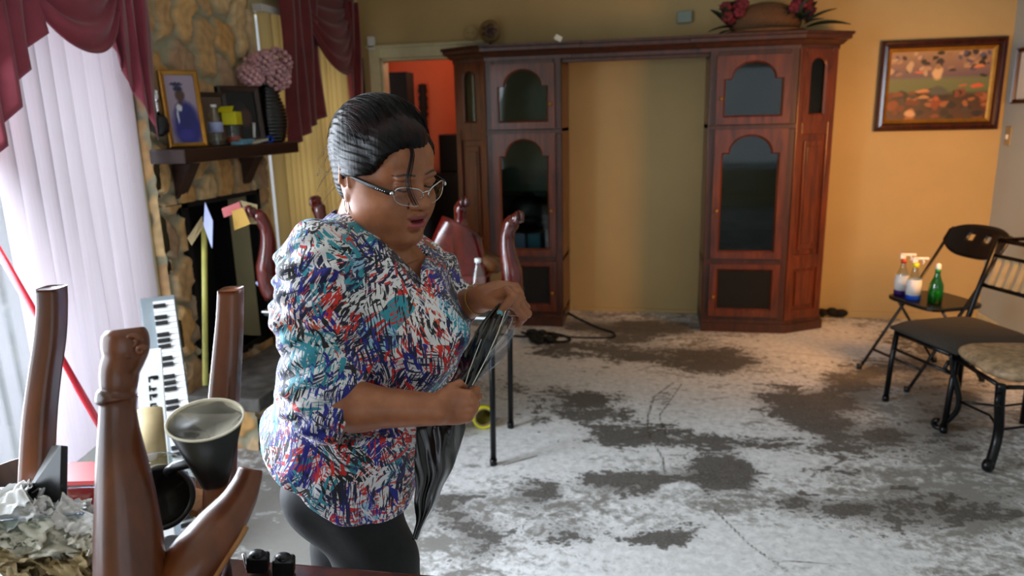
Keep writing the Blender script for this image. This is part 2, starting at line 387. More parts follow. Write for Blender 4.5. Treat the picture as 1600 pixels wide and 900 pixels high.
# ------------------------------------------------------------ room shell
T = .12
def floor_obj():
    xs = np.linspace(XL, XR, 380); ys = np.concatenate([np.linspace(YR, 1.6, 40)[:-1], np.linspace(1.6, YB, 330)])
    G = np.zeros((len(xs), len(ys), 3)); G[..., 0] = xs[:, None]; G[..., 1] = ys[None]
    st = np.zeros((len(xs), len(ys))); du = np.full_like(st, .50); ln = np.zeros_like(st)
    def blob(arr, px, py, rx, ry, amt):
        c = onZ(px, py); a = onZ(px+rx, py)-c; b = onZ(px, py-ry)-c
        Mx = np.linalg.inv(np.array([[a[0], b[0]], [a[1], b[1]]]))
        dx = G[..., 0]-c[0]; dy = G[..., 1]-c[1]
        u = Mx[0, 0]*dx+Mx[0, 1]*dy; v = Mx[1, 0]*dx+Mx[1, 1]*dy
        arr += (amt*1.3 if arr is st and amt > 0 else amt)*np.exp(-((u*u+v*v)*(1.25 if arr is st else 1))**1.3)
    for q in [(985, 752, 105, 24, .8), (1125, 733, 68, 34, .85), (1040, 838, 62, 28, .6), (890, 835, 75, 28, .5), (830, 768, 50, 36, .5), (905, 633, 95, 30, .75),
              (1000, 680, 110, 24, .7), (930, 545, 120, 22, .7), (1110, 562, 105, 24, .8), (1010, 512, 120, 14, .8), (1232, 633, 105, 26, .9), (1330, 595, 60, 40, .55),
              (1330, 690, 90, 30, .5), (1280, 664, 60, 14, .6), (1150, 692, 80, 14, .6), (1400, 800, 120, 40, .5), (1250, 790, 70, 24, .4), (750, 850, 60, 50, .5),
              (700, 800, 50, 30, .4), (1480, 640, 90, 60, .5), (1430, 560, 80, 30, .6), (1390, 530, 60, 12, .5), (880, 505, 60, 14, .4), (790, 600, 40, 16, .4),
              (1150, 745, 40, 20, .4), (1540, 800, 70, 40, .45), (1300, 740, 60, 18, .35), (420, 640, 70, 30, .55), (430, 700, 60, 22, .35)]: blob(st, *q)
    rr = np.random.default_rng(12)
    for _ in range(60): blob(st, rr.uniform(640, 1600), rr.uniform(510, 890), rr.uniform(14, 45), rr.uniform(5, 14), rr.uniform(.12, .3))
    for q in [(1060, 762, 30, 9, -1.2), (1120, 885, 240, 34, -.6), (880, 885, 130, 20, -.6), (1130, 640, 90, 22, -.7), (830, 720, 110, 20, -.5), (1000, 600, 90, 16, -.5), (1380, 880, 160, 25, -.4), (1300, 545, 110, 14, -.5)]: blob(st, *q)
    for q in [(1100, 870, 260, 60, .35), (1050, 640, 260, 60, .25), (850, 700, 160, 60, .25), (1300, 540, 140, 30, .35), (860, 560, 160, 40, .35), (1250, 715, 130, 40, .2), (1350, 870, 180, 50, .15),
              (450, 820, 200, 100, -.28), (1480, 780, 120, 80, -.1), (1420, 640, 140, 70, -.15), (850, 780, 120, 40, -.1)]: blob(du, *q)
    def stroke(pts, wd, amt):
        P = [onZ(*p) for p in pts]
        for a, b in zip(P[:-1], P[1:]):
            d = b[:2]-a[:2]; L = d@d+1e-9; t = np.clip(((G[..., 0]-a[0])*d[0]+(G[..., 1]-a[1])*d[1])/L, 0, 1)
            r = np.hypot(G[..., 0]-a[0]-t*d[0], G[..., 1]-a[1]-t*d[1]); np.maximum(ln, amt*np.exp(-(r/wd)**2), out=ln)
    stroke([(1052, 598), (1022, 620), (1012, 650), (1014, 680), (1035, 715), (1040, 745)], .013, .62)
    stroke([(1065, 600), (1030, 650), (1045, 690)], .011, .6)
    stroke([(960, 690), (1015, 680), (1060, 655)], .012, .55)
    stroke([(1115, 795), (1170, 850), (1230, 893)], .012, .62); stroke([(1205, 876), (1330, 882)], .010, .6); stroke([(1190, 548), (1330, 560)], .012, .6)
    stroke([(785, 727), (840, 712)], .01, .7); stroke([(1300, 700), (1420, 770), (1600, 850)], .012, .5)
    C = np.stack([st, du, ln, np.ones_like(st)], -1)
    n, m = len(xs), len(ys); I = np.arange(n*m).reshape(n, m)
    F = np.stack([I[:-1, :-1], I[1:, :-1], I[1:, 1:], I[:-1, 1:]], -1).reshape(-1, 4)
    o = mesh_obj('floor', G, F, M['floor'], colors=C.reshape(-1, 4), attr='stain', smooth=False); o['kind'] = 'structure'
floor_obj()
b = MB(); b.bb((XL-T, YR-T, ZC), (XR+T, YB+3, ZC+.1)); struct(b, 'ceiling', M['ceiling'])
# back wall with a doorway on the left
DX0, DX1, DZ = -2.18, -1.36, 2.05
b = MB(); b.bb((XL-T, YB, 0), (DX0, YB+T, ZC)); b.bb((DX1, YB, 0), (XR+T, YB+T, ZC)); b.bb((DX0, YB, DZ), (DX1, YB+T, ZC)); struct(b, 'wall_back', M['wall_back'])
b = MB(); b.bb((XR, YR, 0), (XR+T, YB, ZC)); struct(b, 'wall_right', M['wall_grey'])
# left wall: patio door, fireplace breast, far window, open patio door further forward
W1 = (1.05, 2.90, .03, 2.32); W2 = (4.14, 5.32, .55, 2.25); W0 = (-.95, .75, .03, 2.32)
b = MB()
ys = [YR, W0[0], W0[1], W1[0], W1[1], 3.14, 3.84, W2[0], W2[1], YB]
for a, c in zip(ys[::2], ys[1::2]): b.bb((XL-T, a, 0), (XL, c, ZC))
for q in (W0, W1, W2): b.bb((XL-T, q[0], q[3]), (XL, q[1], ZC)); b.bb((XL-T, q[0], -.02), (XL, q[1], q[2]))
b.bb((XL-T, 3.14, 1.19), (XL, 3.84, ZC)); b.bb((XL-T, 3.14, 0), (XL, 3.84, .30)); struct(b, 'wall_left', M['wall_cream'])
b = MB(); b.bb((XL, YR-T, 0), (-.5, YR, ZC)); b.bb((2.3, YR-T, 0), (XR, YR, ZC)); b.bb((-.5, YR-T, 2.35), (2.3, YR, ZC)); b.bb((-.5, YR-T, 0), (2.3, YR, .6)); struct(b, 'wall_rear', M['wall_cream'])
# window frames and panes
def window(n, q, ncol, nrow=1, mat='whiteframe'):
    y0, y1, z0, z1 = q; fw = .05; x0, x1 = XL-.09, XL-.03
    b = MB()
    for y in np.linspace(y0+fw/2, y1-fw/2, ncol+1): b.box(((x0+x1)/2, y, (z0+z1)/2), (.06, fw, z1-z0))
    for z in np.linspace(z0+fw/2, z1-fw/2, nrow+1): b.box(((x0+x1)/2, (y0+y1)/2, z), (.06, y1-y0, fw))
    f = struct(b, 'window_%d' % n, M[mat]); g = MB(); g.bb((XL-.063, y0+.02, z0+.02), (XL-.057, y1-.02, z1-.02)); g.build('pane', M['glass'], f, smooth=False)
window(1, W1, 2); window(2, W2, 2, 2); window(3, W0, 2)
b = MB()
for x in (-.47, .9, 2.27): b.bb((x-.03, YR-.08, .6), (x+.03, YR-.02, 2.35))
for z in (.63, 2.32): b.bb((-.5, YR-.08, z-.03), (2.3, YR-.02, z+.03))
f = struct(b, 'window_4', M['whiteframe']); g = MB(); g.bb((-.48, YR-.053, .62), (2.28, YR-.047, 2.33)); g.build('pane', M['glass'], f, smooth=False)
# casing strip of the patio door that shows beside the stone, door casing, base boards
b = MB(); b.bb((XL, 2.90, 0), (XL+.025, 2.975, 2.38)); b.bb((XL, .98, 2.32), (XL+.025, 2.975, 2.40)); struct(b, 'trim_1', M['trim'], bevel=.004)
b = MB(); b.bb((DX0-.09, YB-.02, 0), (DX0, YB, DZ+.08)); b.bb((DX1, YB-.02, 0), (DX1+.09, YB, DZ+.08)); b.bb((DX0, YB-.02, DZ), (DX1, YB, DZ+.08)); b.bb((DX0-.11, YB-.035, DZ+.08), (DX1+.11, YB, DZ+.10))
b.bb((DX0, YB, 0), (DX0+.02, YB+T, DZ)); b.bb((DX1-.02, YB, 0), (DX1, YB+T, DZ)); b.bb((DX0, YB, DZ-.02), (DX1, YB+T, DZ)); struct(b, 'door_1', M['trim'], bevel=.004)
b = MB(); b.bb((1.25, YB-.014, 0), (XR, YB, .05)); b.bb((-.62, YB-.014, 0), (.36, YB, .03)); struct(b, 'baseboard_back', M['wall_back'], bevel=.003)
b = MB(); b.bb((XR-.014, 2.0, 0), (XR, YB-.014, .07)); struct(b, 'baseboard_right', M['trim'], bevel=.003)
# hall beyond the doorway
b = MB(); b.bb((-2.8, 7.3, 0), (-.9, 7.42, ZC)); struct(b, 'wall_hall_end', M['wall_orange'])
b = MB(); b.bb((-1.02, YB+T, 0), (-.9, 7.3, ZC)); b.bb((-2.8, YB+T, 0), (-2.68, 7.3, ZC)); struct(b, 'wall_hall_side', M['wall_orange'])
b = MB(); b.bb((-2.8, YB, -.1), (-.9, 7.42, -.001)); struct(b, 'floor_hall', M['beige'])

# ------------------------------------------------------------ stone fireplace
def stone_panel(y0, y1, z0, z1, x, res=.012, seed=3, side=1):
    r = np.random.default_rng(seed); pts = []
    for _ in range(6000):
        p = np.array([r.uniform(y0-.1, y1+.1), r.uniform(z0-.1, z1+.1)])
        if all(np.hypot((p[0]-q[0])*1.25, (p[1]-q[1])*.78) > .165 for q in pts): pts.append(p)
    pts = np.array(pts); ry = np.arange(y0, y1+res/2, res); rz = np.arange(z0, z1+res/2, res)
    Y, Z = np.meshgrid(ry, rz, indexing='ij')
    wy = Y+.018*np.sin(Z*23+Y*9)+.010*np.sin(Z*57+3); wz = Z+.018*np.sin(Y*27+1)+.010*np.sin(Y*61+Z*20)
    D = np.sqrt(((wy[..., None]-pts[:, 0])*1.25)**2+((wz[..., None]-pts[:, 1])*.78)**2)
    i = np.argpartition(D, 2, -1)[..., :2]; d2 = np.take_along_axis(D, i, -1); o = np.argsort(d2, -1); i = np.take_along_axis(i, o, -1); d2 = np.take_along_axis(d2, o, -1)
    e = d2[..., 1]-d2[..., 0]; cell = i[..., 0]; m = np.clip((e-.020)/.024, 0, 1); m = m*m*(3-2*m)
    hgt = m*(.028+.014*(cell*7919 % 13)/13)+.004*np.sin(Y*140+np.sin(Z*90)*2)*np.sin(Z*120+Y*33)*m
    pal = np.array([s2l(c)[:3] for c in [(.90, .72, .48), (.84, .67, .46), (.93, .79, .58), (.80, .64, .46), (.88, .68, .42), (.90, .77, .60), (.74, .60, .47)]])
    c = pal[(cell*31+7) % 7]; mort = np.array(s2l((.68, .66, .56))[:3])
    blot = (.5+.5*np.sin(Y*38+3*np.sin(Z*31))*np.sin(Z*45+2*np.sin(Y*29)+cell))[..., None]
    c = c*(.78+.35*blot); c = mort*(1-m[..., None])+c*m[..., None]
    return Y, Z, x+side*hgt, c
FY0, FY1 = 2.99, 3.95; XF = XL+.06; OP = (3.14, 3.84, .30, 1.19)      # breast, opening
fp = thing('stone_fireplace', 'rubble stone fireplace with black open firebox between the two curtained windows', 'fireplace', (XF, (FY0+FY1)/2, 0))
V = []; Fq = []; Cc = []
def addg(P, c):
    global V, Fq, Cc
    n, m = P.shape[:2]; base = sum(len(v) for v in V); I = np.arange(n*m).reshape(n, m)+base
    V.append(P.reshape(-1, 3)); Fq.append(np.stack([I[:-1, :-1], I[1:, :-1], I[1:, 1:], I[:-1, 1:]], -1).reshape(-1, 4)); Cc.append(np.concatenate([c, np.ones(c.shape[:2]+(1,))], -1).reshape(-1, 4))
for (a, bq, c, d) in [(FY0, FY1, OP[3], ZC), (FY0, OP[0], 0, OP[3]), (OP[1], FY1, 0, OP[3]), (OP[0], OP[1], 0, OP[2])]:
    Y, Z, X, c_ = stone_panel(a, bq, c, d, XF, seed=5)
    addg(np.stack([X, Y, Z], -1), c_)
for yy in (FY0, FY1):
    X_, Z_, Yv, c_ = stone_panel(XL, XF+.01, 0, ZC, yy, seed=5, side=(-.3 if yy == FY0 else .3)); addg(np.stack([X_, Yv, Z_], -1), c_)
mesh_obj('stone_face', np.concatenate(V), np.concatenate(Fq), attrmat('rubble_stone', .8, noise=.12, bump=.5, bscale=90), fp, colors=np.concatenate(Cc))
b = MB(); x0 = XL-.28
b.bb((x0, OP[0], OP[2]), (x0+.02, OP[1], OP[3])); b.bb((x0, OP[0]-.02, OP[2]), (XF, OP[0], OP[3])); b.bb((x0, OP[1], OP[2]), (XF, OP[1]+.02, OP[3]))
b.bb((x0, OP[0], OP[3]), (XF, OP[1], OP[3]+.02)); b.bb((x0, OP[0], OP[2]-.02), (XF, OP[1], OP[2])); b.build('firebox', M['soot'], fp, smooth=False)
# iron screen rim
b = MB()
for y in (OP[0]+.015, OP[1]-.015): b.box((XF+.02, y, (OP[2]+OP[3])/2), (.02, .03, OP[3]-OP[2]))
b.box((XF+.02, (OP[0]+OP[1])/2, OP[3]-.012), (.02, OP[1]-OP[0], .025)); b.build('iron_surround', M['blackmat'], fp, smooth=False)
hp = MB(); hp.bb((XF+.05, FY0-.05, .20), (-1.84, FY1+.05, .27)); hp.build('hearth_slab', simple('grey_hearth_slab', (.42, .41, .39), .7, var=.25, bump=.3), fp, smooth=False, bevel=.01)
Y, Z, X, c_ = stone_panel(FY0-.03, FY1+.03, 0, .20, -1.89, seed=9)
V = []; Fq = []; Cc = []; addg(np.stack([X, Y, Z], -1), c_)
X_, Z_, Yv, c_ = stone_panel(XF, -1.87, 0, .20, FY0-.03, seed=11, side=-.4); addg(np.stack([X_, Yv, Z_], -1), c_)
mesh_obj('hearth_stones', np.concatenate(V), np.concatenate(Fq), bpy.data.materials['rubble_stone'], fp, colors=np.concatenate(Cc))
# mantel shelf
MZ = 1.455; MX = XF+.21
b = MB(); b.bb((XF+.03, 2.94, MZ-.065), (MX, 4.02, MZ)); b.build('mantel_shelf', M['mantel'], fp, smooth=False, bevel=.006)
for y in (3.14, 3.72): b = MB(); b.prism([(XF+.02, y-.04, MZ-.075), (MX-.09, y-.04, MZ-.075), (XF+.02, y-.04, MZ-.24)], (0, .08, 0)); b.build('bracket', M['mantel'], fp, smooth=False)

# ------------------------------------------------------------ blinds and swag valances
def blinds(name, label, y0, y1, z0, z1, x, pitch, mat, curl=.012, ang=.35, wd=.095):
    t = thing(name, label, 'blinds', (x, (y0+y1)/2, z1)); b = MB(); b.bb((x-.03, y0-.03, z1), (x+.03, y1+.03, z1+.04)); b.build('head_rail', M['white'], t, smooth=False)
    y = y0+pitch/2; k = 0
    while y < y1:
        a = ang+random.uniform(-.16, .16); G = np.zeros((7, 12, 3))
        sw = random.uniform(-.006, .006)
        for i in range(7):
            u = (i/6-.5); px_ = math.cos(a)*u*wd; pq = math.sin(a)*u*wd+curl*(1-4*u*u)
            for j in range(12):
                q = j/11; G[i, j] = (x+pq+.006*math.sin(3*q+k), y+px_+sw*math.sin(4*q+k), z1+(z0-z1)*q)
        MB().grid(G).build('slat', M[mat], t); y += pitch; k += 1
    return t
blinds('vertical_blinds', 'sheer white vertical blinds hanging over the patio door, nearest window', 2.17, 2.90, .06, 2.22, XL+.065, .081, 'slat', wd=.080, ang=.22)
blinds('vertical_blinds', 'cream vertical blinds on the far window beyond the stone fireplace', 4.12, 5.36, .35, 2.2, XL+.05, .08, 'slat2', ang=.5)
def swag(y0, y1, ztop, drop, x, depth, nf, seed, nu=60, nv=46):
    G = np.zeros((nu, nv, 3))
    for i in range(nu):
        u = i/(nu-1)*2-1
        for j in range(nv):
            v = j/(nv-1); e = 1-abs(u)**2.2
            z = ztop-.02-drop*v*e-.03*v
            pl = math.sin(v*nf*PI*2+seed+.4*math.sin(u*2+seed))*.014*(.35+.65*e)
            G[i, j] = (x+depth*(.25+.75*v)*e*math.sin(min(1, v*1.25)*PI*.62)+pl, (y0+y1)/2+u*(y1-y0)/2*(1-.05*v), z+pl*.6)
    return G
def jabot(y0, y1, ztop, zin, zout, x, npl, amp=.035, nv=30, slope='in'):
    # cascade: pleated panel whose hem climbs in steps; y0 = long side, y1 = short side
    nu = npl*12+1; G = np.zeros((nu, nv, 3))
    for i in range(nu):
        u = i/(nu-1); ph = u*npl; fr = ph-math.floor(ph); tri = (2*fr if fr < .5 else 2-2*fr)
        yy = y0+(y1-y0)*((math.floor(ph)+(fr*1.9 if fr < .5 else .95-(fr-.5)*.0+(fr-.5)*.1))/npl)
        hem = zin+(zout-zin)*u
        for j in range(nv):
            v = j/(nv-1); G[i, j] = (x+amp*tri+.01*math.sin(v*5+i*.2), yy+.012*math.sin(v*4+u*3), ztop+(hem-ztop)*v)
    return G
def valance(name, label, parts, loc, mat):
    t = thing(name, label, 'valance', loc)
    for nm, G in parts: MB().grid(G).build(nm, M[mat], t, solid=.004)
    b = MB(); b.rod((loc[0]-.03, loc[1]-loc[3] if len(loc) > 3 else loc[1], loc[2]), (loc[0]-.03, loc[1]+.3, loc[2]), .012); return t
xs_ = XL+.12
va = thing('swag_valance', 'dusty burgundy swag valance with cascading tails over the nearest window', 'valance', (XL+.05, 2.4, 2.36))
def dpart(va, nm, G, mat): MB().grid(G).build(nm, M[mat], va, solid=.004)
dpart(va, 'swag', swag(2.14, 2.88, 2.36, .48, xs_, .13, 5, .3), 'drape'); dpart(va, 'swag', swag(1.44, 2.22, 2.36, .40, xs_, .12, 5, 1.3), 'drape')
dpart(va, 'tail', jabot(2.93, 2.68, 2.36, 1.50, 1.88, xs_+.05, 4), 'drape')
dpart(va, 'tail', jabot(2.03, 2.33, 2.36, 1.44, 1.95, xs_+.06, 4), 'drape')
b = MB(); b.bb((XL, 1.4, 2.30), (XL+.12, 2.97, 2.40)); b.build('mounting_board', M['drape'], va, smooth=False)
va = thing('swag_valance', 'deep burgundy swag valance on the far window, behind the pink flowers', 'valance', (XL+.05, 4.8, 2.40))
dpart(va, 'swag', swag(4.42, 5.34, 2.42, .50, xs_-.02, .13, 5, .8), 'drape2'); 
dpart(va, 'tail', jabot(4.20, 4.66, 2.42, 1.42, 1.62, xs_, 4, .04), 'drape2'); dpart(va, 'tail', jabot(5.42, 5.18, 2.42, 1.38, 1.7, xs_, 3, .03), 'drape2')
b = MB(); b.bb((XL, 4.2, 2.36), (XL+.1, 5.42, 2.46)); b.build('mounting_board', M['drape2'], va, smooth=False)

# ------------------------------------------------------------ entertainment wall unit
YU = 5.27
wu = thing('entertainment_wall_unit', 'large cherry wood entertainment wall unit with two glazed towers and an empty television bay', 'wall unit', (-.14, YU+.2, 0))
def ring_frame(mb, o, ux, uz, nrm, outer, inner, arch, th, shoulder=.12):
    # door frame: outer rect (x0,x1,z0,z1), inner opening with arched top, thickness th along nrm
    x0, x1, z0, z1 = outer; a0, a1, c0, c1 = inner
    N = 22; pts = []
    wd = a1-a0; sh = wd*shoulder; cx = (a0+a1)/2
    pts += [(a0, c0), (cx, c0), (a1, c0), (a1, (c0+c1-arch)/2), (a1, c1-arch)]
    if arch > 0:
        pts += [(a1-sh, c1-arch)]
        rr = (wd/2-sh)
        for k in range(1, N): q = PI*k/N; pts.append((cx+rr*math.cos(q), c1-arch+arch*math.sin(q)))
        pts += [(a0+sh, c1-arch), (a0, c1-arch)]
    else: pts += [(cx, c1), (a0, c1)]
    pts += [(a0, (c0+c1-arch)/2)]
    ox, oz = (x0+x1)/2, (z0+z1)/2; out = []
    for (p, q) in pts:
        d = np.array([p-cx, q-(c0+c1)/2]); d = d/(max(abs(d[0])/((x1-x0)/2), abs(d[1])/((z1-z0)/2))+1e-9)
        out.append((ox+d[0], oz+d[1]))
    # snap corners
    for cxr, czr in ((x0, z0), (x1, z0), (x1, z1), (x0, z1)):
        j = min(range(len(out)), key=lambda k: (out[k][0]-cxr)**2+(out[k][1]-czr)**2); out[j] = (cxr, czr)
    o = np.array(o, float); P3 = lambda p, d: o+np.array(ux)*p[0]+np.array(uz)*p[1]+np.array(nrm)*d
    n = len(pts); bev = .012
    rings = []
    cc = ((a0+a1)/2, (c0+c1)/2)
    big = [(p[0]+(p[0]-cc[0])*bev*2/max(wd, .05), p[1]+(p[1]-cc[1])*bev*2/(c1-c0)) for p in pts]
    V = [P3(p, 0) for p in out]+[P3(p, th) for p in out]+[P3(p, th) for p in big]+[P3(p, th*.45) for p in pts]+[P3(p, 0) for p in pts]
    F = []
    for r in range(4):
        for k in range(n): F.append((r*n+k, r*n+(k+1) % n, (r+1)*n+(k+1) % n, (r+1)*n+k))
    mb.add(V, F); return pts
def tower(side, xa, xb, xc):
    # xa: bay edge, xb: outer edge of the front, xc: outer edge on the wall side (chamfer end)
    s = 1 if side == 'right' else -1
    yb = YB-.02; yc = YU+.16
    zt = 1.97
    f0, f1 = min(xa, xb), max(xa, xb)
    # carcass: floor, top, shelf, sides
    b = MB()
    foot = [(xa, YU), (xb, YU), (xc, yc), (xc, yb), (xa, yb)]
    def slab(z, h, inset=0.):
        P = [(x, y, z) for x, y in foot]; b.prism(P if s < 0 else P, (0, 0, h))
    for z in (.08, .50, 1.455, zt-.03): slab(z, .025)
    b.bb((min(xa, xa+s*.02), YU, .08), (max(xa, xa+s*.02), yb, zt)); b.bb((min(xc, xc-s*.02), yc, .08), (max(xc, xc-s*.02), yb, zt))
    b.build('carcass', M['cab'], wu, smooth=False)
    b = MB(); b.bb((min(xa, xc)+.02, yb-.012, .5), (max(xa, xc)-.02, yb-.004, zt-.03)); b.build('back_panel', M['mirror'] if s > 0 else M['paleback'], wu, smooth=False)
    b = MB(); b.bb((min(xa, xc)+.02, yb-.3, .10), (max(xa, xc)-.02, yb-.29, .5)); b.build('lower_back_panel', M['blackmat'], wu, smooth=False)
    b = MB(); b.bb((f0+.03, YU+.06, .98), (f1-.03, yb-.02, .988)); b.bb((f0+.03, YU+.06, .74), (f1-.03, yb-.02, .748)); b.build('glass_shelf', M['cabglass'], wu, smooth=False)
    # front stiles, rails
    n = (0, -1, 0)
    W_ = f1-f0
    b = MB(); st = .055
    b.bb((f0, YU-.012, .08), (f0+st, YU+.03, zt)); b.bb((f1-st, YU-.012, .08), (f1, YU+.03, zt))
    for z in (.08, .50, 1.44): b.bb((f0+st, YU-.008, z), (f1-st, YU+.03, z+.06))
    b.bb((f0+st, YU-.008, 1.92), (f1-st, YU+.03, zt)); b.bb((f0-.004, YU-.022, 1.44), (f1+.004, YU, 1.475))
    b.build('face_frame', M['cabdark'], wu, smooth=False, bevel=.004)
    def door(z0, z1, arch, gl, glass_mat):
        b = MB(); d0, d1 = f0+st-.01, f1-st+.01; wi = d1-d0; m = .058
        ring_frame(b, (0, YU-.012, 0), (1, 0, 0), (0, 0, 1), n, (d0, d1, z0, z1), (d0+m, d1-m, z0+m, z1-m*.8), arch, .024)
        o = b.build('door', M['cab'], wu, smooth=False)
        g = MB(); g.bb((d0+m*.8, YU-.018, z0+m*.8), (d1-m*.8, YU-.014, z1-m*.6)); g.build('glass_pane' if glass_mat != 'soot' else 'speaker_grille', M[glass_mat], o, smooth=False)
        k = MB(); kx = d0+.03 if s > 0 else d1-.03
        k.ball((kx, YU-.05, (z0*.62+z1*.38)), .012); k.rod((kx, YU-.05, z0*.62+z1*.38), (kx, YU-.03, z0*.62+z1*.38), .006); k.build('knob', M['gold'], o)
    door(1.48, 1.93, .11, 1, 'cabglass'); door(.545, 1.445, .12, 1, 'cabglass'); door(.12, .505, 0, 0, 'soot')
    # chamfered side
    p0 = np.array([xb, YU, 0.]); p1 = np.array([xc, yc, 0.]); L = np.linalg.norm(p1-p0); ux = (p1-p0)/L; nn = np.array([ux[1], -ux[0], 0])
    if nn[1] > 0: nn = -nn
    b = MB()
    def cbox(u0, u1, z0, z1, d0, d1):
        P = [p0+ux*u0+nn*d0, p0+ux*u1+nn*d0, p0+ux*u1+nn*d1, p0+ux*u0+nn*d1]; b.prism([q+np.array([0, 0, z0]) for q in P], (0, 0, z1-z0))
    cbox(0, .05, .08, zt, -.02, .014); cbox(L-.05, L, .08, zt, -.02, .014)
    for z0, z1 in ((.08, .16), (.46, .56), (1.40, 1.50), (1.93, zt)): cbox(.05, L-.05, z0, z1, -.02, .010)
    b.build('side_frame', M['cab'], wu, smooth=False, bevel=.004)
    b = MB(); ring_frame(b, p0, ux, (0, 0, 1), nn, (.04, L-.04, 1.48, 1.94), (.10, L-.10, 1.54, 1.90), .06, .016, .0); b.build('arched_side_frame', M['cab'], wu, smooth=False)
    b = MB(); cbox(.09, L-.09, 1.52, 1.92, -.006, -.002); b.build('side_glass', M['cabglass'], wu, smooth=False)
    b = MB(); cbox(.04, L-.04, .10, 1.46, -.012, -.004); cbox(.085, L-.085, .60, 1.36, -.004, .008); cbox(.085, L-.085, .19, .44, -.004, .008)
    cbox(.105, L-.105, .64, 1.32, .008, .014); b.build('raised_panel', M['cab'], wu, smooth=False, bevel=.005)
    # plinth
    off = .03; foot2 = [(xa, YU-off), (xb+s*.012, YU-off), (xc+s*off, yc-.012), (xc+s*off, yb), (xa, yb)]
    b = MB(); b.prism([(x, y, 0) for x, y in foot2], (0, 0, .065)); foot3 = [(xa, YU-.018), (xb+s*.008, YU-.018), (xc+s*.018, yc-.008), (xc+s*.018, yb), (xa, yb)]
    b.prism([(x, y, .065) for x, y in foot3], (0, 0, .025)); b.build('plinth', M['cabdark'], wu, smooth=False)
tower('right', .36, .93, 1.20); tower('left', -.66, -1.21, -1.48)
# bridge and crown
b = MB(); b.bb((-.66, YU+.02, 1.93), (.36, YU+.06, 2.0)); b.bb((-.66, YU+.02, 1.97), (.36, YB-.02, 1.99)); b.build('bridge', M['cabdark'], wu, smooth=False, bevel=.004)
def crown(mb, path, prof):
    # path: xy polyline, prof: (out, z)
    P = [np.array(p, float) for p in path]; n = len(P); rows = []
    for i in range(n):
        d0 = P[i]-P[i-1] if i else P[1]-P[0]; d1 = P[i+1]-P[i] if i < n-1 else d0
        d0 = d0/np.linalg.norm(d0); d1 = d1/np.linalg.norm(d1); n0 = np.array([d0[1], -d0[0]]); n1 = np.array([d1[1], -d1[0]]); m = n0+n1; m /= (m@n0)
        rows.append([(P[i][0]+m[0]*o, P[i][1]+m[1]*o, z) for o, z in prof])
    mb.grid(np.array(rows))
prof = [(0, 1.955), (.012, 1.96), (.014, 1.985), (.03, 1.99), (.055, 2.015), (.075, 2.022), (.078, 2.045), (.09, 2.05), (.09, 2.065), (-.08, 2.066)]
path = [(-1.48, YB-.02), (-1.48, YU+.16), (-1.21, YU), (-.60, YU), (-.60, YU+.02), (.30, YU+.02), (.30, YU), (.93, YU), (1.20, YU+.16), (1.20, YB-.02)]
b = MB(); crown(b, path, prof); b.build('crown_moulding', M['cabdark'], wu, smooth=False, solid=.004)
b = MB(); b.prism([(x, y, 2.05) for x, y in [(-1.48, YB-.02), (-1.48, YU+.16), (-1.21, YU), (.93, YU), (1.20, YU+.16), (1.20, YB-.02)]], (0, 0, .012)); b.build('top_board', M['cabdark'], wu, smooth=False)
# things seen through the left tower's glass
b = MB(); c = np.array([-.97, 5.48, .75])
b.bb((-1.14, 5.36, .75), (-.78, 5.60, .83)); b.ball((-.95, 5.48, .83), (.17, .11, .17), 20, 12); single(b, 'domed_roaster', M['black'], 'black domed cooker lid standing on the glass shelf of the left tower', 'cooker')
for k, (x, z) in enumerate(((-1.02, .53), (-.90, .53))):
    b = MB(); b.bb((x-.05, 5.42, z), (x+.05, 5.52, z+.16)); single(b, 'storage_tin', M['ltblue'] if k else M['lavender'], ['pale lavender tin at the bottom of the left glass tower', 'pale blue tin at the bottom of the left glass tower, right of the lavender one'][k], 'tin', smooth=False, bevel=.01)

# ------------------------------------------------------------ things on the unit and walls
# flower arrangement with straw hat shape
fa = thing('flower_arrangement', 'woven basket with wine red flowers and dark leaves on top of the right tower', 'flower arrangement', (.76, 5.42, 2.066))
b = MB(); b.ball((.72, 5.42, 2.15), (.24, .13, .13), 26, 14); b.lathe((.72, 5.42, 2.067), [(.20, 0), (.27, .012), (.27, .02), (.2, .03)], 26)
b.build('basket', simple('woven_straw', (.42, .28, .16), .8, var=.3, scale=70, bump=.6, stretch=(1, 1, 6)), fa)
def leafm(mb, p, d, L, W, up=(0, 0, 1)):
    p = np.array(p, float); d = np.array(d, float); d /= np.linalg.norm(d); s_ = np.cross(d, up); s_ /= np.linalg.norm(s_)+1e-9; u = np.cross(s_, d)
    G = np.zeros((7, 3, 3))
    for i in range(7):
        t = i/6; wv = W*math.sin(PI*min(1, t*.93+.05))**.8
        for j in range(3): G[i, j] = p+d*L*t+s_*wv*(j-1)/2+u*(-.25*L*t*t+(.12*wv if j != 1 else 0))
    mb.grid(G)
b = MB()
for p, d, L, W in [((.98, 5.36, 2.10), (1, -.3, .25), .26, .13), ((.96, 5.34, 2.12), (.9, -.3, .7), .2, .08), ((.5, 5.36, 2.12), (-1, -.3, .1), .16, .09), ((.46, 5.34, 2.14), (-.6, -.3, .8), .15, .08), ((.5, 5.33, 2.10), (-.9, -.5, -.1), .12, .07), ((.92, 5.32, 2.16), (.3, -.3, 1), .16, .07)]: leafm(b, p, d, L, W)
for k in range(26):
    x = random.choice((.50, .94))+random.uniform(-.06, .05); leafm(b, (x, 5.38+random.uniform(-.06, .06), 2.12+random.uniform(0, .14)), (random.uniform(-1, 1), -.5, random.uniform(-.2, 1)), .11, .05)
b.build('leaves', M['leaf'], fa, solid=.003)
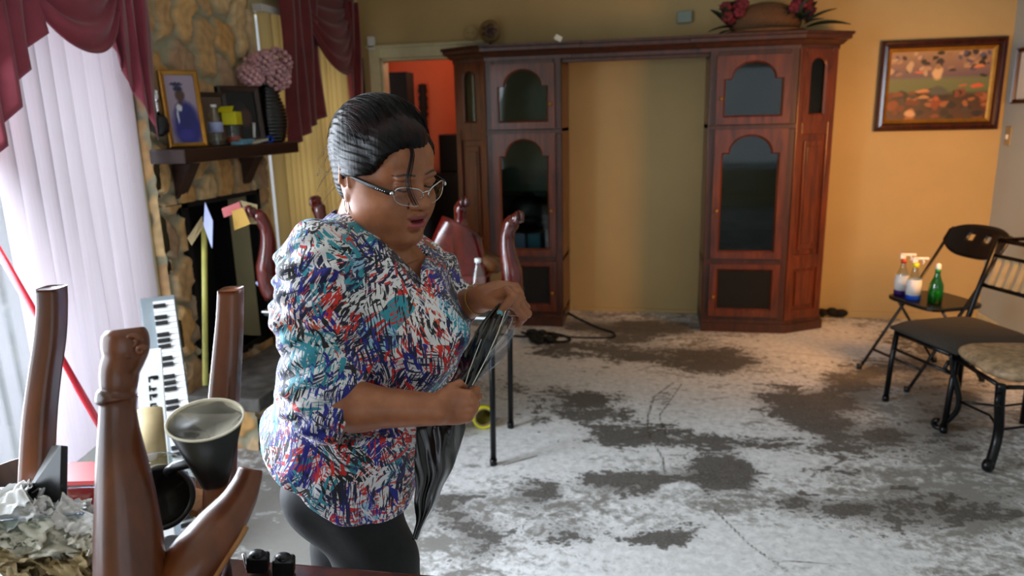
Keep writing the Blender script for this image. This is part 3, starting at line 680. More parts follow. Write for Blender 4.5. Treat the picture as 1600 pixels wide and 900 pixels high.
for k in range(16):
    b = MB(); cx = random.choice((.49, .50, .93)); c = np.array([cx+random.uniform(-.06, .06), 5.33+random.uniform(-.03, .05), 2.19+random.uniform(-.03, .09)])
    for j in range(6): a = j*PI/3; b.ball(c+np.array([math.cos(a)*.022, -.01, math.sin(a)*.022]), (.02, .012, .02), 8, 6)
    b.ball(c, (.014, .014, .014), 8, 6); b.build('flower', M['redflower'], fa)
# round tan ornament, wall plate, box on wall, white chip
t = thing('desk_fan', 'small round tan fan standing on top of the left tower', 'fan', (-1.24, 5.62, 2.066))
b = MB(); b.lathe((-1.24, 5.60, 2.20), [(0, -.022), (.07, -.02), (.082, -.008), (.085, 0), (.082, .008), (.07, .02), (0, .022)], 30, (0, 1, 0)); b.build('fan_cage', simple('tan_fan_plastic', (.52, .42, .24), .5), t)
b = MB()
for k in range(5): a = k*2*PI/5; b.ball((-1.24+.035*math.cos(a), 5.576, 2.20+.035*math.sin(a)), (.028, .004, .018), 10, 6)
b.ball((-1.24, 5.573, 2.20), (.014, .01, .014)); b.build('blades', M['cabdark'], t)
b = MB(); b.lathe((-1.24, 5.60, 2.066), [(.04, 0), (.035, .012), (.012, .02), (.012, .06)], 20); b.build('base', M['cabdark'], t)
t = thing('smoke_detector', 'flat round white detector plate on the wall above the doorway', 'detector', (-1.42, YB, 2.21))
b = MB(); b.lathe((-1.42, YB, 2.21), [(.058, 0), (.058, -.014), (.048, -.024), (0, -.026)], 30, (0, 1, 0)); b.build('cover', M['wall_back'], t)
b = MB()
for dx in (-.018, .018): b.box((-1.42+dx, YB-.027, 2.21), (.02, .004, .004))
b.build('vent_slots', M['blackmat'], t, smooth=False)
b = MB(); b.bb((.14, YB-.045, 2.205), (.245, YB, 2.29)); single(b, 'wall_sensor_box', M['paleback'], 'small square grey sensor box high on the back wall above the unit', 'sensor', smooth=False, bevel=.006)
b = MB(); b.bb((-2.27, YB-.035, 2.12), (-2.21, YB, 2.22)); single(b, 'door_sensor', M['white'], 'small white upright sensor at the left end of the door lintel', 'sensor', smooth=False, bevel=.008)
b = MB(); b.box((-.665, 5.16, 2.085), (.05, .03, .035), (.2, .5, .3)); single(b, 'folded_note', M['paper'], 'small crumpled white note on the crown of the wall unit', 'paper', smooth=False, loc=(-.665, 5.18, 2.066))

# framed painting on the back wall
def painted(name, W_, Hh, fn, parent, o, ux, uz, nx=140, ny=100, rough=.5):
    u, v = np.meshgrid(np.linspace(0, 1, nx), np.linspace(0, 1, ny), indexing='ij'); c = fn(u, v)
    P = np.array(o)+u[..., None]*W_*np.array(ux)+v[..., None]*Hh*np.array(uz)
    I = np.arange(nx*ny).reshape(nx, ny); F = np.stack([I[:-1, :-1], I[1:, :-1], I[1:, 1:], I[:-1, 1:]], -1).reshape(-1, 4)
    key = 'printed_picture_%.2f' % rough
    m = bpy.data.materials.get(key) or attrmat(key, rough)
    return mesh_obj(name, P, F, m, parent, colors=np.concatenate([c, np.ones(c.shape[:2]+(1,))], -1).reshape(-1, 4), smooth=False)
def blobs(u, v, bg, L):
    c = np.zeros(u.shape+(3,))+np.array(s2l(bg)[:3]) if not isinstance(bg, np.ndarray) else bg.copy()
    wu_ = .006*np.sin(v*40+u*13); wv_ = .006*np.sin(u*47)
    for (x, y, rx, ry, col) in L:
        m = np.clip(1.6-1.6*np.sqrt(((u+wu_-x)/rx)**2+((v+wv_-y)/ry)**2)**2, 0, 1)[..., None]; c = c*(1-m)+np.array(s2l(col)[:3])*m
    return c
def paint_crowd(u, v):
    bgc = np.zeros(u.shape+(3,)); st = [(0, (.30, .17, .12)), (.35, (.22, .15, .12)), (.42, (.38, .42, .28)), (.58, (.42, .45, .30)), (.64, (.42, .34, .38)), (.82, (.55, .42, .36)), (1, (.66, .52, .38))]
    for k in range(3): bgc[..., k] = np.interp(v, [s[0] for s in st], [s2l(s[1])[k] for s in st])
    r = np.random.default_rng(4); L = []
    for k in range(55): L.append((r.uniform(0, 1), r.uniform(.62, .98), r.uniform(.02, .05), r.uniform(.02, .06), [(.20, .17, .20), (.60, .46, .36), (.70, .55, .42), (.16, .16, .14), (.35, .33, .42), (.75, .62, .50)][k % 6]))
    for k in range(60): L.append((r.uniform(0, 1), r.uniform(.02, .42), r.uniform(.03, .07), r.uniform(.03, .07), [(.14, .12, .12), (.40, .18, .10), (.25, .20, .18), (.60, .36, .22), (.10, .10, .12), (.48, .24, .14)][k % 6]))
    L += [(.48, .68, .06, .12, (.85, .70, .52)), (.48, .77, .035, .05, (.62, .48, .34)), (.49, .24, .05, .13, (.52, .22, .12)), (.49, .3, .03, .04, (.66, .34, .2)), (.24, .09, .07, .06, (.80, .62, .46)), (.50, .42, .11, .08, (.30, .32, .30)),
          (.88, .48, .08, .035, (.82, .36, .22)), (.74, .49, .05, .02, (.72, .38, .24)), (.35, .42, .08, .03, (.78, .52, .34)), (.30, .70, .06, .02, (.82, .42, .28)), (.05, .22, .07, .09, (.50, .24, .12)), (.88, .76, .06, .03, (.85, .50, .34)), (.36, .33, .07, .03, (.72, .52, .34)), (.2, .78, .04, .1, (.78, .66, .52))]
    return blobs(u, v, bgc, L)
def picframe(name, label, o, ux, W_, Hh, fw, nrm, mat, inner=None, fn=None, th=.03, tilt=None, cat='framed picture', group=None, rough=.5, canvas='picture'):
    ux = np.array(ux, float); nrm = np.array(nrm, float); uz = np.cross(nrm, ux); uz = uz if uz[2] > 0 else -uz; o = np.array(o, float)
    t = thing(name, label, cat, o+ux*W_/2, group=group)
    b = MB(); prof = [(0, 0), (0, th*.8), (fw*.2, th), (fw*.45, th*.6), (fw*.8, th*.85), (fw, th*.4), (fw, 0)]
    rows = []
    for k, (cu, cv, su, sv) in enumerate([(0, 0, 1, 1), (W_, 0, -1, 1), (W_, Hh, -1, -1), (0, Hh, 1, -1), (0, 0, 1, 1)]):
        rows.append([o+ux*(cu+su*p)+uz*(cv+sv*p)+nrm*q for p, q in prof])
    b.grid(np.array(rows)); b.build('frame', M[mat], t, smooth=False)
    if inner:
        b = MB(); rows = []; g = fw
        for (cu, cv, su, sv) in [(0, 0, 1, 1), (W_, 0, -1, 1), (W_, Hh, -1, -1), (0, Hh, 1, -1), (0, 0, 1, 1)]:
            rows.append([o+ux*(cu+su*p)+uz*(cv+sv*p)+nrm*q for p, q in [(g*.95, th*.4), (g*1.0, th*.6), (g*1.2, th*.35), (g*1.45, .004)]])
        b.grid(np.array(rows)); b.build('inner_lip', M[inner], t, smooth=False); fw = fw*1.4
    painted(canvas, W_-2*fw, Hh-2*fw, fn, t, o+ux*fw+uz*fw+nrm*.005, ux, uz, rough=rough)
    b = MB(); P = [o, o+ux*W_, o+ux*W_+uz*Hh, o+uz*Hh]; b.prism([p+nrm*.002 for p in P], -nrm*.0015); b.build('backing', M['cabdark'], t, smooth=False)
    return t
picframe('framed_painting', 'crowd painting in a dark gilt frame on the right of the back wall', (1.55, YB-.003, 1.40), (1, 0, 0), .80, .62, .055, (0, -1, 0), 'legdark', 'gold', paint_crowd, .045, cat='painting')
picframe('framed_picture', 'white matted picture in a thin brown frame at the right edge on the grey wall', (XR-.003, 5.60, 1.57), (0, -1, 0), .40, .36, .03, (-1, 0, 0), 'legdark', None, lambda u, v: blobs(u, v, (.88, .88, .84), [(.6, .5, .28, .3, (.4, .5, .38))]), .03)
p = onX(571, 160, XL)
picframe('framed_picture', 'dark framed picture on the left wall in the corner past the far window', (XL+.003, 5.46, 1.50), (0, 1, 0), .26, .56, .018, (1, 0, 0), 'blackmat', None, lambda u, v: blobs(u, v, (.80, .48, .26), [(.5, .45, .2, .25, (.72, .36, .18))]), .02)
# light switch on right wall
t = thing('light_switch', 'small beige light switch plate on the grey right wall', 'light switch', (XR, 5.62, 1.34))
b = MB(); b.bb((XR-.008, 5.58, 1.29), (XR, 5.66, 1.42)); b.build('plate', M['beige'], t, smooth=False, bevel=.003); b = MB(); b.bb((XR-.018, 5.61, 1.335), (XR-.008, 5.63, 1.365)); b.build('toggle', M['white'], t, smooth=False)
# dark thing by the skirting, right of the unit
b = MB(); q = onZ(1298, 496)
for k in range(9): b.ball(q+np.array([random.uniform(-.08, .08), random.uniform(-.03, .03), random.uniform(.03, .05)]), (random.uniform(.03, .05), .03, random.uniform(.02, .032)), 10, 7)
single(b, 'crumpled_black_bag', M['blackmat'], 'small crumpled black bag on the floor right of the wall unit', 'bag', loc=(q[0], q[1], 0))
# cables and debris on the floor
def cable(pts, r, name, label, mat='blackmat'):
    P = []
    raw = [onZ(*p, r) for p in pts]
    for i in range(len(raw)-1):
        p0, p1, p2, p3 = raw[max(i-1, 0)], raw[i], raw[i+1], raw[min(i+2, len(raw)-1)]
        for k in range(8):
            t = k/8; P.append(.5*((2*p1)+(-p0+p2)*t+(2*p0-5*p1+4*p2-p3)*t*t+(-p0+3*p1-3*p2+p3)*t**3))
    P.append(raw[-1]); single(MB().tube(P, r, 8), name, M[mat], label, 'cable')
cable([(885, 487), (905, 498), (935, 512), (958, 520), (955, 527), (900, 527), (850, 522)], .007, 'power_cable', 'black power cable curling on the bare floor out of the television bay')
cable([(742, 520), (780, 522), (820, 526), (850, 520), (880, 524), (890, 532), (860, 533), (815, 519)], .009, 'power_cable', 'tangled black cord on the floor in front of the left tower')
b = MB(); q = onZ(845, 532)
for k in range(12): b.ball(q+np.array([random.uniform(-.09, .12), random.uniform(-.10, .10), random.uniform(.015, .04)]), (random.uniform(.03, .05), random.uniform(.02, .04), .022), 9, 6)
single(b, 'black_cloth', M['blackmat'], 'crumpled black cloth lying by the foot of the left tower', 'cloth', loc=(q[0], q[1], 0))
# roll of yellow tape
q = onZ(756, 668)
t = thing('tape_roll', 'roll of yellow tape standing on the floor beside the black table leg', 'tape', q)
R_ = .06; b = MB(); b.lathe(q+np.array([0, 0, R_]), [(R_, -.02), (R_, .02), (R_-.013, .02), (R_-.013, -.02), (R_, -.02)], 30, (.35, -.9, .15)); b.build('tape', M['yellow'], t)
b = MB(); b.lathe(q+np.array([0, 0, R_]), [(R_-.013, -.02), (R_-.013, .02), (R_-.018, .02), (R_-.018, -.02), (R_-.013, -.02)], 30, (.35, -.9, .15)); b.build('core', M['beige'], t)

# hall: black chest, shelf ornament
b = MB(); b.bb((-2.35, 6.9, 0), (-1.1, 7.25, 1.05)); b.bb((-2.1, 6.98, 1.05), (-1.72, 7.2, 1.42)); b.bb((-1.72, 6.98, 1.05), (-1.1, 7.2, 1.36)); single(b, 'black_chest', M['black'], 'tall black chest stacked in the hall seen through the doorway', 'chest', smooth=False, bevel=.01)
t = thing('wall_ornament', 'long carved dark wooden ornament hanging on the orange hall wall', 'wall ornament', (-2.42, 7.28, 1.35))
q0 = onY(665, 235, 7.25); q1 = onY(665, 132, 7.25); b = MB(); prof = [(.02+.018*abs(math.sin(k*1.3))+(.012 if k > 10 else 0), (q1[2]-q0[2])*k/20) for k in range(21)]
b.lathe(q0, [(0, 0)]+prof+[(0, q1[2]-q0[2]+.01)], 12); b.build('carved_staff', M['blackmat'], t)
b = MB(); q = onY(600, 160, 6.2); b.bb((-2.36, 6.3, .0), (-2.16, 6.5, 1.98)); single(b, 'open_door', M['blackmat'], 'dark panel standing open just inside the left side of the doorway', 'door', smooth=False, bevel=.005)

# ------------------------------------------------------------ on the mantel
def MP(px, py, X=XF+.17): return onX(px, py, X)
def leaned(name, label, base, W_, Hh, lean, yaw, fmat, fn, fw=.02, th=.018, cat='photo frame'):
    # a frame standing on z=base, leaning back, built around its own origin and then turned
    t = thing(name, label, cat, base); t.rotation_euler = (lean, 0, yaw); ORG[t.name] = np.zeros(3)
    rows = []
    for (cu, cv, su, sv) in [(0, 0, 1, 1), (W_, 0, -1, 1), (W_, Hh, -1, -1), (0, Hh, 1, -1), (0, 0, 1, 1)]:
        rows.append([(cu-W_/2+su*p, -q, cv+sv*p) for p, q in [(0, -th), (0, th*.7), (fw*.3, th), (fw, th*.5), (fw, 0)]])
    MB().grid(np.array(rows)).build('frame', M[fmat], t, smooth=False)
    painted('picture', W_-2*fw, Hh-2*fw, fn, t, (-W_/2+fw, -.002, fw), (1, 0, 0), (0, 0, 1), 60, 90, .25)
    b = MB(); b.bb((-W_/2, 0, 0), (W_/2, th, Hh)); b.build('back_board', M['blackmat'], t, smooth=False)
    return t
def grad(u, v):
    return blobs(u, v, (.62, .55, .62), [(.46, .70, .20, .12, (.30, .19, .14)), (.42, .80, .20, .05, (.08, .09, .25)), (.38, .865, .26, .035, (.09, .10, .28)), (.58, .22, .60, .42, (.14, .12, .50)), (.55, .42, .42, .24, (.12, .12, .44)), (.38, .52, .12, .06, (.85, .85, .88)), (.30, .40, .04, .12, (.80, .80, .86)), (.5, .12, .3, .1, (.20, .18, .60)), (.45, .6, .10, .04, (.30, .19, .14))])
pb = MP(307, 226, XF+.135); leaned('graduation_photo', 'gold framed graduation photo of a person in a blue gown and cap on the mantel', (XF+.135, pb[1]-.06, MZ+.004), .17, .35, math.radians(-7), math.radians(50), 'gold', grad)
pk = MP(375, 222, XF+.10); leaned('photo_frame', 'dark wooden photo frame on the mantel behind the yellow box', (XF+.11, 3.62, MZ+.003), .24, .30, math.radians(-6), math.radians(62), 'mantel', lambda u, v: blobs(u, v, (.07, .06, .06), [(.6, .45, .25, .25, (.32, .20, .16)), (.5, .7, .2, .15, (.16, .12, .12))]), .03)
pk = MP(345, 200, XF+.06); leaned('photo_frame', 'small brown photo frame on the mantel between the graduation photo and the dark frame', (XF+.10, 3.38, MZ+.003), .15, .26, math.radians(-6), math.radians(62), 'mantel', lambda u, v: blobs(u, v, (.36, .26, .18), [(.5, .5, .3, .3, (.52, .38, .28))]), .02)
def bottle(name, label, base, r, h, mat, cap, wrap=None, cat='bottle', water=None, group=None):
    t = thing(name, label, cat, base, group=group); b = MB()
    b.lathe(base, [(r*.85, 0), (r, h*.03), (r, h*.25), (r*.94, h*.28), (r, h*.31), (r, h*.6), (r*.92, h*.68), (r*.45, h*.86), (r*.38, h*.93), (r*.38, h*.94)], 22); b.build('bottle_body', M[mat], t)
    b = MB(); b.lathe(base, [(r*.43, h*.93), (r*.43, h), (0, h)], 18); b.build('cap', M[cap], t)
    if wrap: b = MB(); b.lathe(base, [(r*1.02, h*.34), (r*1.02, h*.58)], 22, close=True); b.build('label_band', M[wrap], t)
    return t
pw = MP(340, 224, XF+.17); bottle('water_bottle', 'clear plastic water bottle on the mantel in front of the graduation photo', (XF+.17, pw[1], MZ), .034, .20, 'plastic_clear', 'white', 'lavender')
# yellow box on clear jar
pj = MP(365, 222, XF+.135)
b = MB(); b.lathe((XF+.135, pj[1], MZ), [(.045, 0), (.05, .01), (.05, .09), (.045, .1), (.047, .1)], 20, close=True); single(b, 'clear_jar', M['plastic_clear'], 'clear jar on the mantel under the yellow box', 'jar', loc=(XF+.135, pj[1], MZ))
b = MB(); b.lathe((XF+.135, pj[1], MZ+.003), [(.04, 0), (.043, .03), (.02, .045), (0, .05)], 16); single(b, 'dried_fruit', M['orange'], 'reddish dried filling inside the clear jar on the mantel', 'food', loc=(XF+.135, pj[1], MZ+.003))
t = thing('yellow_box', 'small bright yellow open box on top of the clear jar on the mantel', 'box', (XF+.135, pj[1], MZ+.101)); b = MB(); c = np.array([XF+.135, pj[1]+.01, MZ+.135]); b.box(c, (.07, .12, .066), (0, 0, .3)); b.build('box_body', M['yellow'], t, smooth=False, bevel=.002)
b = MB(); b.box(c+np.array([0, -.05, .045]), (.07, .05, .003), (.6, 0, .3)); b.build('flap', M['yellow'], t, smooth=False)
# vase and flowers
pv = MP(425, 212, XF+.125); vb = np.array([XF+.125, 4.03, MZ]); vb[1] = onX(428, 215, XF+.125)[1]-.02
t = thing('ribbed_vase', 'tall black ribbed vase at the far end of the mantel', 'vase', vb); b = MB()
prof = [(.055, 0)]+[(.062+.035*math.sin(PI*min(1, k/60+.12))**1.2*(1 if k < 45 else 1-.35*(k-45)/15)+.0035*math.cos(k*2*PI/4), .008+.29*k/60) for k in range(61)]+[(.05, .30), (.055, .315), (.048, .315), (.044, .29)]
b.lathe(vb, prof, 28, close=True); b.build('vase_body', M['vase'], t)
fl = thing('hydrangea_bunch', 'bunch of dusty pink artificial hydrangeas standing in the black ribbed vase', 'flowers', vb+np.array([0, 0, .3]))
for (dx, dy, dz, r) in [(0, -.06, .40, .085), (.03, .07, .44, .085), (0, .16, .40, .06), (-.02, -.13, .36, .06), (.06, .01, .36, .07), (.05, -.1, .43, .06), (0, .1, .34, .05)]:
    b = MB(); c = vb+np.array([dx, dy, dz])
    for k in range(60):
        z = 1-2*(k+.5)/60; a = k*2.4; d = np.array([math.sqrt(1-z*z)*math.cos(a), math.sqrt(1-z*z)*math.sin(a), z]); b.ball(c+d*r*random.uniform(.85, 1.05), (.017, .017, .014), 6, 4)
    b.build('flower_head', M['pinkflower'], fl)
    b = MB(); b.tube([vb+np.array([dx*.1, dy*.1, .2]), c-np.array([0, 0, r*.5])], .004, 6); b.build('stem', M['leaf'], fl)
# small things lying on the mantel
q = MP(378, 219, XF+.17); b = MB(); b.box((XF+.17, q[1], MZ+.009), (.06, .16, .016), (.0, 0, .2)); b.box((XF+.17, q[1]+.02, MZ+.022), (.05, .11, .01), (.0, 0, -.1)); single(b, 'folded_cloth', M['ltblue'], 'folded pale blue packet lying on the mantel', 'cloth', smooth=False, bevel=.003)
q = MP(395, 215, XF+.17); b = MB(); b.box((XF+.17, q[1]+.05, MZ+.012), (.04, .18, .012), (.08, 0, .1)); single(b, 'white_envelope', M['paper'], 'narrow white envelope lying near the far end of the mantel', 'paper', smooth=False, loc=(XF+.17, q[1]+.05, MZ))
b = MB(); c = np.array([XF+.17, q[1]+.17, MZ+.018]); b.tube([c+np.array([.0, .035*math.cos(k*PI/8), .016*math.sin(k*PI/8)]) for k in range(17)], .008, 8, cap=False); single(b, 'blue_scissors', M['blue'], 'blue plastic handled scissors on the mantel beside the vase', 'scissors', loc=(c[0], c[1], MZ))
b = MB(); b.rod((XF+.135, q[1]+.07, MZ), (XF+.135, q[1]+.085, MZ+.11), .008); single(b, 'white_candle', M['white'], 'short white candle standing on the mantel by the vase', 'candle', loc=(XF+.135, q[1]+.07, MZ))
# chrome and glass sconce hanging at the curtain edge
c = onX(250, 196, XF+.09); t = thing('wall_sconce', 'small chrome and smoked glass sconce on the stone beside the curtain tail', 'sconce', (XF+.03, c[1], c[2]))
b = MB(); b.tube([c+np.array([-.06, 0, .12]), c+np.array([0, 0, .13]), c+np.array([0, 0, .04])], .006, 8); b.lathe(c, [(.004, .16), (.012, .15), (.012, .12), (.005, .10)], 14); b.build('arm', M['chrome'], t)
b = MB(); b.lathe(c, [(.01, -.05), (.035, -.03), (.04, 0), (.034, .03), (.022, .045)], 18, close=True); b.build('glass_cup', M['black'], t)

# ------------------------------------------------------------ keyboard, pole, sheets by the patio door
def panel_from(px_pts, d_list): return [at(*p, d) for p, d in zip(px_pts, d_list)]
# electronic keyboard standing on end, leaning on the stone
kt = np.array(at(252, 462, 3.05)); kb = np.array(at(287, 728, 2.74)); kb = kb+(kt-kb)*(-kb[2]+.002)/(kt-kb)[2]
ku = (kt-kb); KL = np.linalg.norm(ku); ku /= KL
kw = np.array([.80, .60, 0.]); kw -= ku*(kw@ku); kw /= np.linalg.norm(kw); kn = np.cross(kw, ku); kn = kn if kn @ (CAM-kb) > 0 else -kn
kyb = thing('electronic_keyboard', 'white electronic keyboard standing on end against the stone fireplace', 'keyboard', (kb[0], kb[1], kb[2]))
def obox(mb, o, a, A, b_, B, c, C):
    P = [o+a*A[0]+b_*B[0], o+a*A[1]+b_*B[0], o+a*A[1]+b_*B[1], o+a*A[0]+b_*B[1]]; mb.prism([p+c*C[0] for p in P], c*(C[1]-C[0]))
b = MB(); obox(b, kb, kw, (-.085, .052), ku, (0, KL), kn, (-.06, 0)); b.build('case', simple('grey_keyboard_case', (.50, .54, .56), .4, var=.05), kyb, smooth=False, bevel=.006)
b = MB(); nk = 40
for k in range(nk): obox(b, kb, kw, (-.035, .046), ku, (.03+(KL-.06)*k/nk+.0012, .03+(KL-.06)*(k+1)/nk-.0012), kn, (0, .012))
kk = b.build('white_keys', M['white'], kyb, smooth=False); 
for k in range(nk-1):
    if k % 7 in (0, 1, 3, 4, 5): b = MB(); u = .03+(KL-.06)*(k+1)/nk; obox(b, kb, kw, (-.035, .012), ku, (u-.008, u+.008), kn, (.012, .022)); b.build('black_key', M['black'], kyb, smooth=False, bevel=.002)
b = MB(); obox(b, kb, kw, (-.125, -.086), ku, (0, KL*.86), kn, (-.05, .01)); b.build('end_rail', M['lavender'], kyb, smooth=False, bevel=.006)
b = MB()
def glyph_run(mb, o, a, bdir, n_, s, seed, c):
    r = random.Random(seed); x = 0
    for i in range(n_):
        hgt = s*r.uniform(.7, 1.1)
        for q in range(r.randint(2, 3)):
            w0 = r.uniform(0, s*.5); obox(mb, o, a, (x+w0, x+w0+s*.2), bdir, (0, hgt) if q == 0 else (hgt*r.uniform(0, .5), hgt*r.uniform(.6, 1)), c, (0, .0012))
        obox(mb, o, a, (x, x+s*.62), bdir, (0, s*.16), c, (0, .0012)); x += s*.95
# tall white carton behind it, blurred black lettering up its side
ct = at(238, 545, 2.62); cb = at(252, 742, 2.55); cb = cb+(ct-cb)*(-cb[2]+.002)/(ct-cb)[2]; cu = ct-cb; CL = np.linalg.norm(cu); cu /= CL; cw = np.array([.78, .62, 0]); cw -= cu*(cw@cu); cw /= np.linalg.norm(cw); cn = np.cross(cw, cu); cn = cn if cn@(CAM-cb) > 0 else -cn
cx = thing('tall_carton', 'tall narrow white carton with black lettering beside the keyboard', 'carton', cb)
b = MB(); obox(b, cb, cw, (-.055, .03), cu, (0, CL), cn, (-.05, 0)); b.build('carton_body', M['white'], cx, smooth=False, bevel=.003)
b = MB(); glyph_run(b, cb-cw*.02+cu*CL*.70, cu, cw, 5, .034, 3, cn*1.0); b.build('lettering', M['black'], cx, smooth=False)
b = MB(); glyph_run(b, cb+cw*.0+cu*CL*.40, cu, cw, 5, .014, 5, cn); b.build('small_print', M['seat_grey'], cx, smooth=False)
# rolled beige mat and leaning white board
b = MB(); a0 = at(232, 640, 2.35); a1 = at(240, 730, 2.3); b.rod(a1, a0, .042, 20); single(b, 'rolled_mat', M['beige'], 'rolled beige mat standing behind the carved leg, left of the carton', 'mat')
b = MB(); P = [at(104, 734, 2.0), at(166, 684, 2.05), at(170, 745, 2.0)]; n_ = np.cross(P[1]-P[0], P[2]-P[0]); n_ /= np.linalg.norm(n_); b.prism([P[0], P[1], P[2]+np.array([0, 0, -.3]), P[0]+np.array([0, 0, -.3])], n_*.012)
single(b, 'foam_board', M['white'], 'white foam board propped by the blinds behind the red box', 'board', smooth=False)
# red pole leaning at the window
pa = onX(-12, 375, XL+.16); pe = at(158, 668, 2.6); dpe = pe-pa; pe = pa+dpe*((-pa[2]+.012)/dpe[2]); b = MB(); t = thing('mop', 'mop with a red pole leaning against the blinds at the patio door', 'mop', (pe[0], pe[1], 0))
b.rod(pa, pe, .0125, 12); b.build('handle', M['redpole'], t); b = MB(); mh = pe; b.box((pe[0], pe[1], .02), (.10, .28, .03), (0, 0, .6)); b.build('mop_head', M['lavender'], t, smooth=False, bevel=.006)

# dowels with sheets in front of the firebox
def stick(px1, py1, px0, py0, d1, d0, r, name, label, mat='dowel'):
    b = MB(); b.rod(at(px0, py0, d0), at(px1, py1, d1), r, 10); return single(b, name, M[mat], label, 'stick')
a = at(319, 350, 3.25); f0_ = at(321, 600, 3.1); stick(319, 348, 321, 602, 3.22, 3.18, .012, 'dowel_rod', 'thin pale yellow dowel standing upright in front of the black firebox')
def sheet(name, label, pts, ds, mat, th=.003, cat='paper'):
    P = [at(*p, d) for p, d in zip(pts, ds)]; n_ = np.cross(P[1]-P[0], P[2]-P[0]); n_ /= np.linalg.norm(n_)
    b = MB(); b.prism(P, n_*th); return single(b, name, M[mat], label, cat, smooth=False)
sheet('folded_leaflet', 'beige leaflet hanging left off the top of the dowel', [(316, 338), (318, 355), (300, 383), (293, 372)], [3.2, 3.2, 3.15, 3.15], 'beige')
sheet('folded_leaflet', 'pale lavender leaflet hanging right off the top of the dowel', [(320, 316), (332, 345), (331, 388), (318, 352)], [3.17, 3.12, 3.12, 3.17], 'lavender')
sheet('red_card', 'red card standing behind the carved mahogany leg by the firebox', [(346, 326), (374, 315), (378, 330), (350, 340)], [3.3]*4, 'red')
sheet('yellow_folder', 'mustard yellow folder right of the carved mahogany leg', [(362, 330), (380, 324), (391, 350), (366, 360)], [3.22]*4, 'mustard')
sheet('beige_booklet', 'beige booklet leaning to the right of the yellow folder', [(375, 313), (402, 320), (401, 350), (391, 350)], [3.26]*4, 'beige')

# ------------------------------------------------------------ folding table behind the woman, and what stands on it
TZ = .74; tA = onZ(382, 470, TZ); 
tb = thing('folding_table', 'folding table on black metal legs, mostly hidden behind the woman', 'table', (-1.15, 3.15, 0))
TX0, TX1, TY0, TY1 = -1.72, -.62, 2.86, 3.42
b = MB(); b.bb((TX0, TY0, TZ-.03), (TX1, TY1, TZ)); b.build('table_top', M['dkgreen'], tb, smooth=False, bevel=.008)
b = MB(); b.bb((TX0-.004, TY0-.004, TZ-.012), (TX1+.004, TY0, TZ-.004)); b.build('edge_strip', M['white'], tb, smooth=False)
for x, y in ((-.70, 2.965), (-.70, 3.38), (-1.66, 3.38), (-1.66, 2.965)):
    b = MB(); b.rod((x, y, 0), (x+(.012 if x > -1 else -.0), y, TZ-.03), .0135, 12); b.lathe((x, y, 0), [(.017, 0), (.017, .03)], 12); b.build('leg', M['iron'], tb)
# upturned small mahogany table
ut = thing('upturned_side_table', 'small red mahogany side table lying upside down with its carved legs in the air', 'side table', (-1.2, 3.15, TZ))
b = MB(); b.bb((-1.70, 2.98, TZ+.001), (-.66, 3.38, TZ+.022)); b.build('table_top', M['mahog'], ut, smooth=False, bevel=.006)
b = MB(); x0, x1, y0, y1 = -1.68, -.70, 3.0, 3.36
for lo, hi in (((x0, y0, 0), (x1, y0+.02, .12)), ((x0, y1-.02, 0), (x1, y1, .12)), ((x0, y0, 0), (x0+.02, y1, .12)), ((x1-.02, y0, 0), (x1, y1, .12))): b.bb(np.array(lo)+(0, 0, TZ+.022), np.array(hi)+(0, 0, TZ+.022))
b.build('apron', M['mahog'], ut, smooth=False, bevel=.004)
def cableg(P, R_, claw, out, flat=1.):
    b = MB(); b.tube(P, R_, 16); c = P[-1]
    return b
def claw_leg(base, top, out, s=1.):
    base = np.array(base); top = np.array(top); out = np.array(out, float); L = top-base
    P = []; Rr = []
    for k in range(15):
        t = k/14; P.append(base+L*t+out*s*(.045*math.sin(t*PI*1.0)*(1-t)*1.2+.0-.02*math.sin(t*PI)**2*t*2+ (.03*max(0, t-.82)/.18)))
        Rr.append(s*(.036*(1-t)**.8+.019+(.012*math.exp(-((t-.93)/.07)**2))+ (.004 if abs(t-.35) < .04 else 0)))
    b = MB(); b.tube(P, Rr, 16)
    c = P[-1]+out*s*.012
    b.ball(c+np.array([0, 0, -.002])*s, (.026*s, .026*s, .022*s), 14, 10)
    for a in (-1.0, 0, 1.0):
        d = out*math.cos(a)+np.cross([0, 0, 1.], out)*math.sin(a); b.tube([P[-2]+d*.012*s, c+d*.030*s+np.array([0, 0, .01*s*(1 if L[2] > 0 else -1)*-1]), c+d*.03*s+np.array([0, 0, .016*s*np.sign(L[2])]), c+d*.012*s+np.array([0, 0, .026*s*np.sign(L[2])])], [.009*s, .011*s, .010*s, .006*s], 8)
    return b
lt = at(356, 342, 3.02); lb = np.array([lt[0]+.01, lt[1]+.02, TZ+.03]); rt = at(786, 345, 3.02); 
claw_leg((lt[0]+.01, 3.02, TZ+.03), (lt[0], 3.0, lt[2]), (-.8, -.6, 0)).build('leg', M['mahog'], ut)
claw_leg((rt[0]-.01, 3.05, TZ+.03), (rt[0], 3.05, rt[2]), (.9, -.3, 0)).build('leg', M['mahog'], ut)
r3 = at(722, 352, 3.3); claw_leg((-.86, 3.32, TZ+.03), (-.92, 3.34, 1.17), (.7, -.5, 0)).build('leg', M['mahog'], ut)
claw_leg((-1.62, 3.34, TZ+.03), (-1.64, 3.34, 1.17), (-.6, .6, 0)).build('leg', M['mahog'], ut)
# dark glossy shield-shaped chair back behind
b = MB(); G = np.zeros((14, 12, 3)); cc = at(716, 392, 3.2)
for i in range(14):
    for j in range(12):
        u = i/13*2-1; v = j/11*2-1; G[i, j] = cc+vR*(.115*u*(1-.25*v)+.02*v)+vU*(.115*v*(1-.15*u*u)-.05*u)+vFh*(.04*u*u+.03*v)
b.grid(G); single(b, 'polished_tray', M['mahog'], 'dark polished wooden tray propped up between the woman and the right carved leg', 'tray', solid=.014)
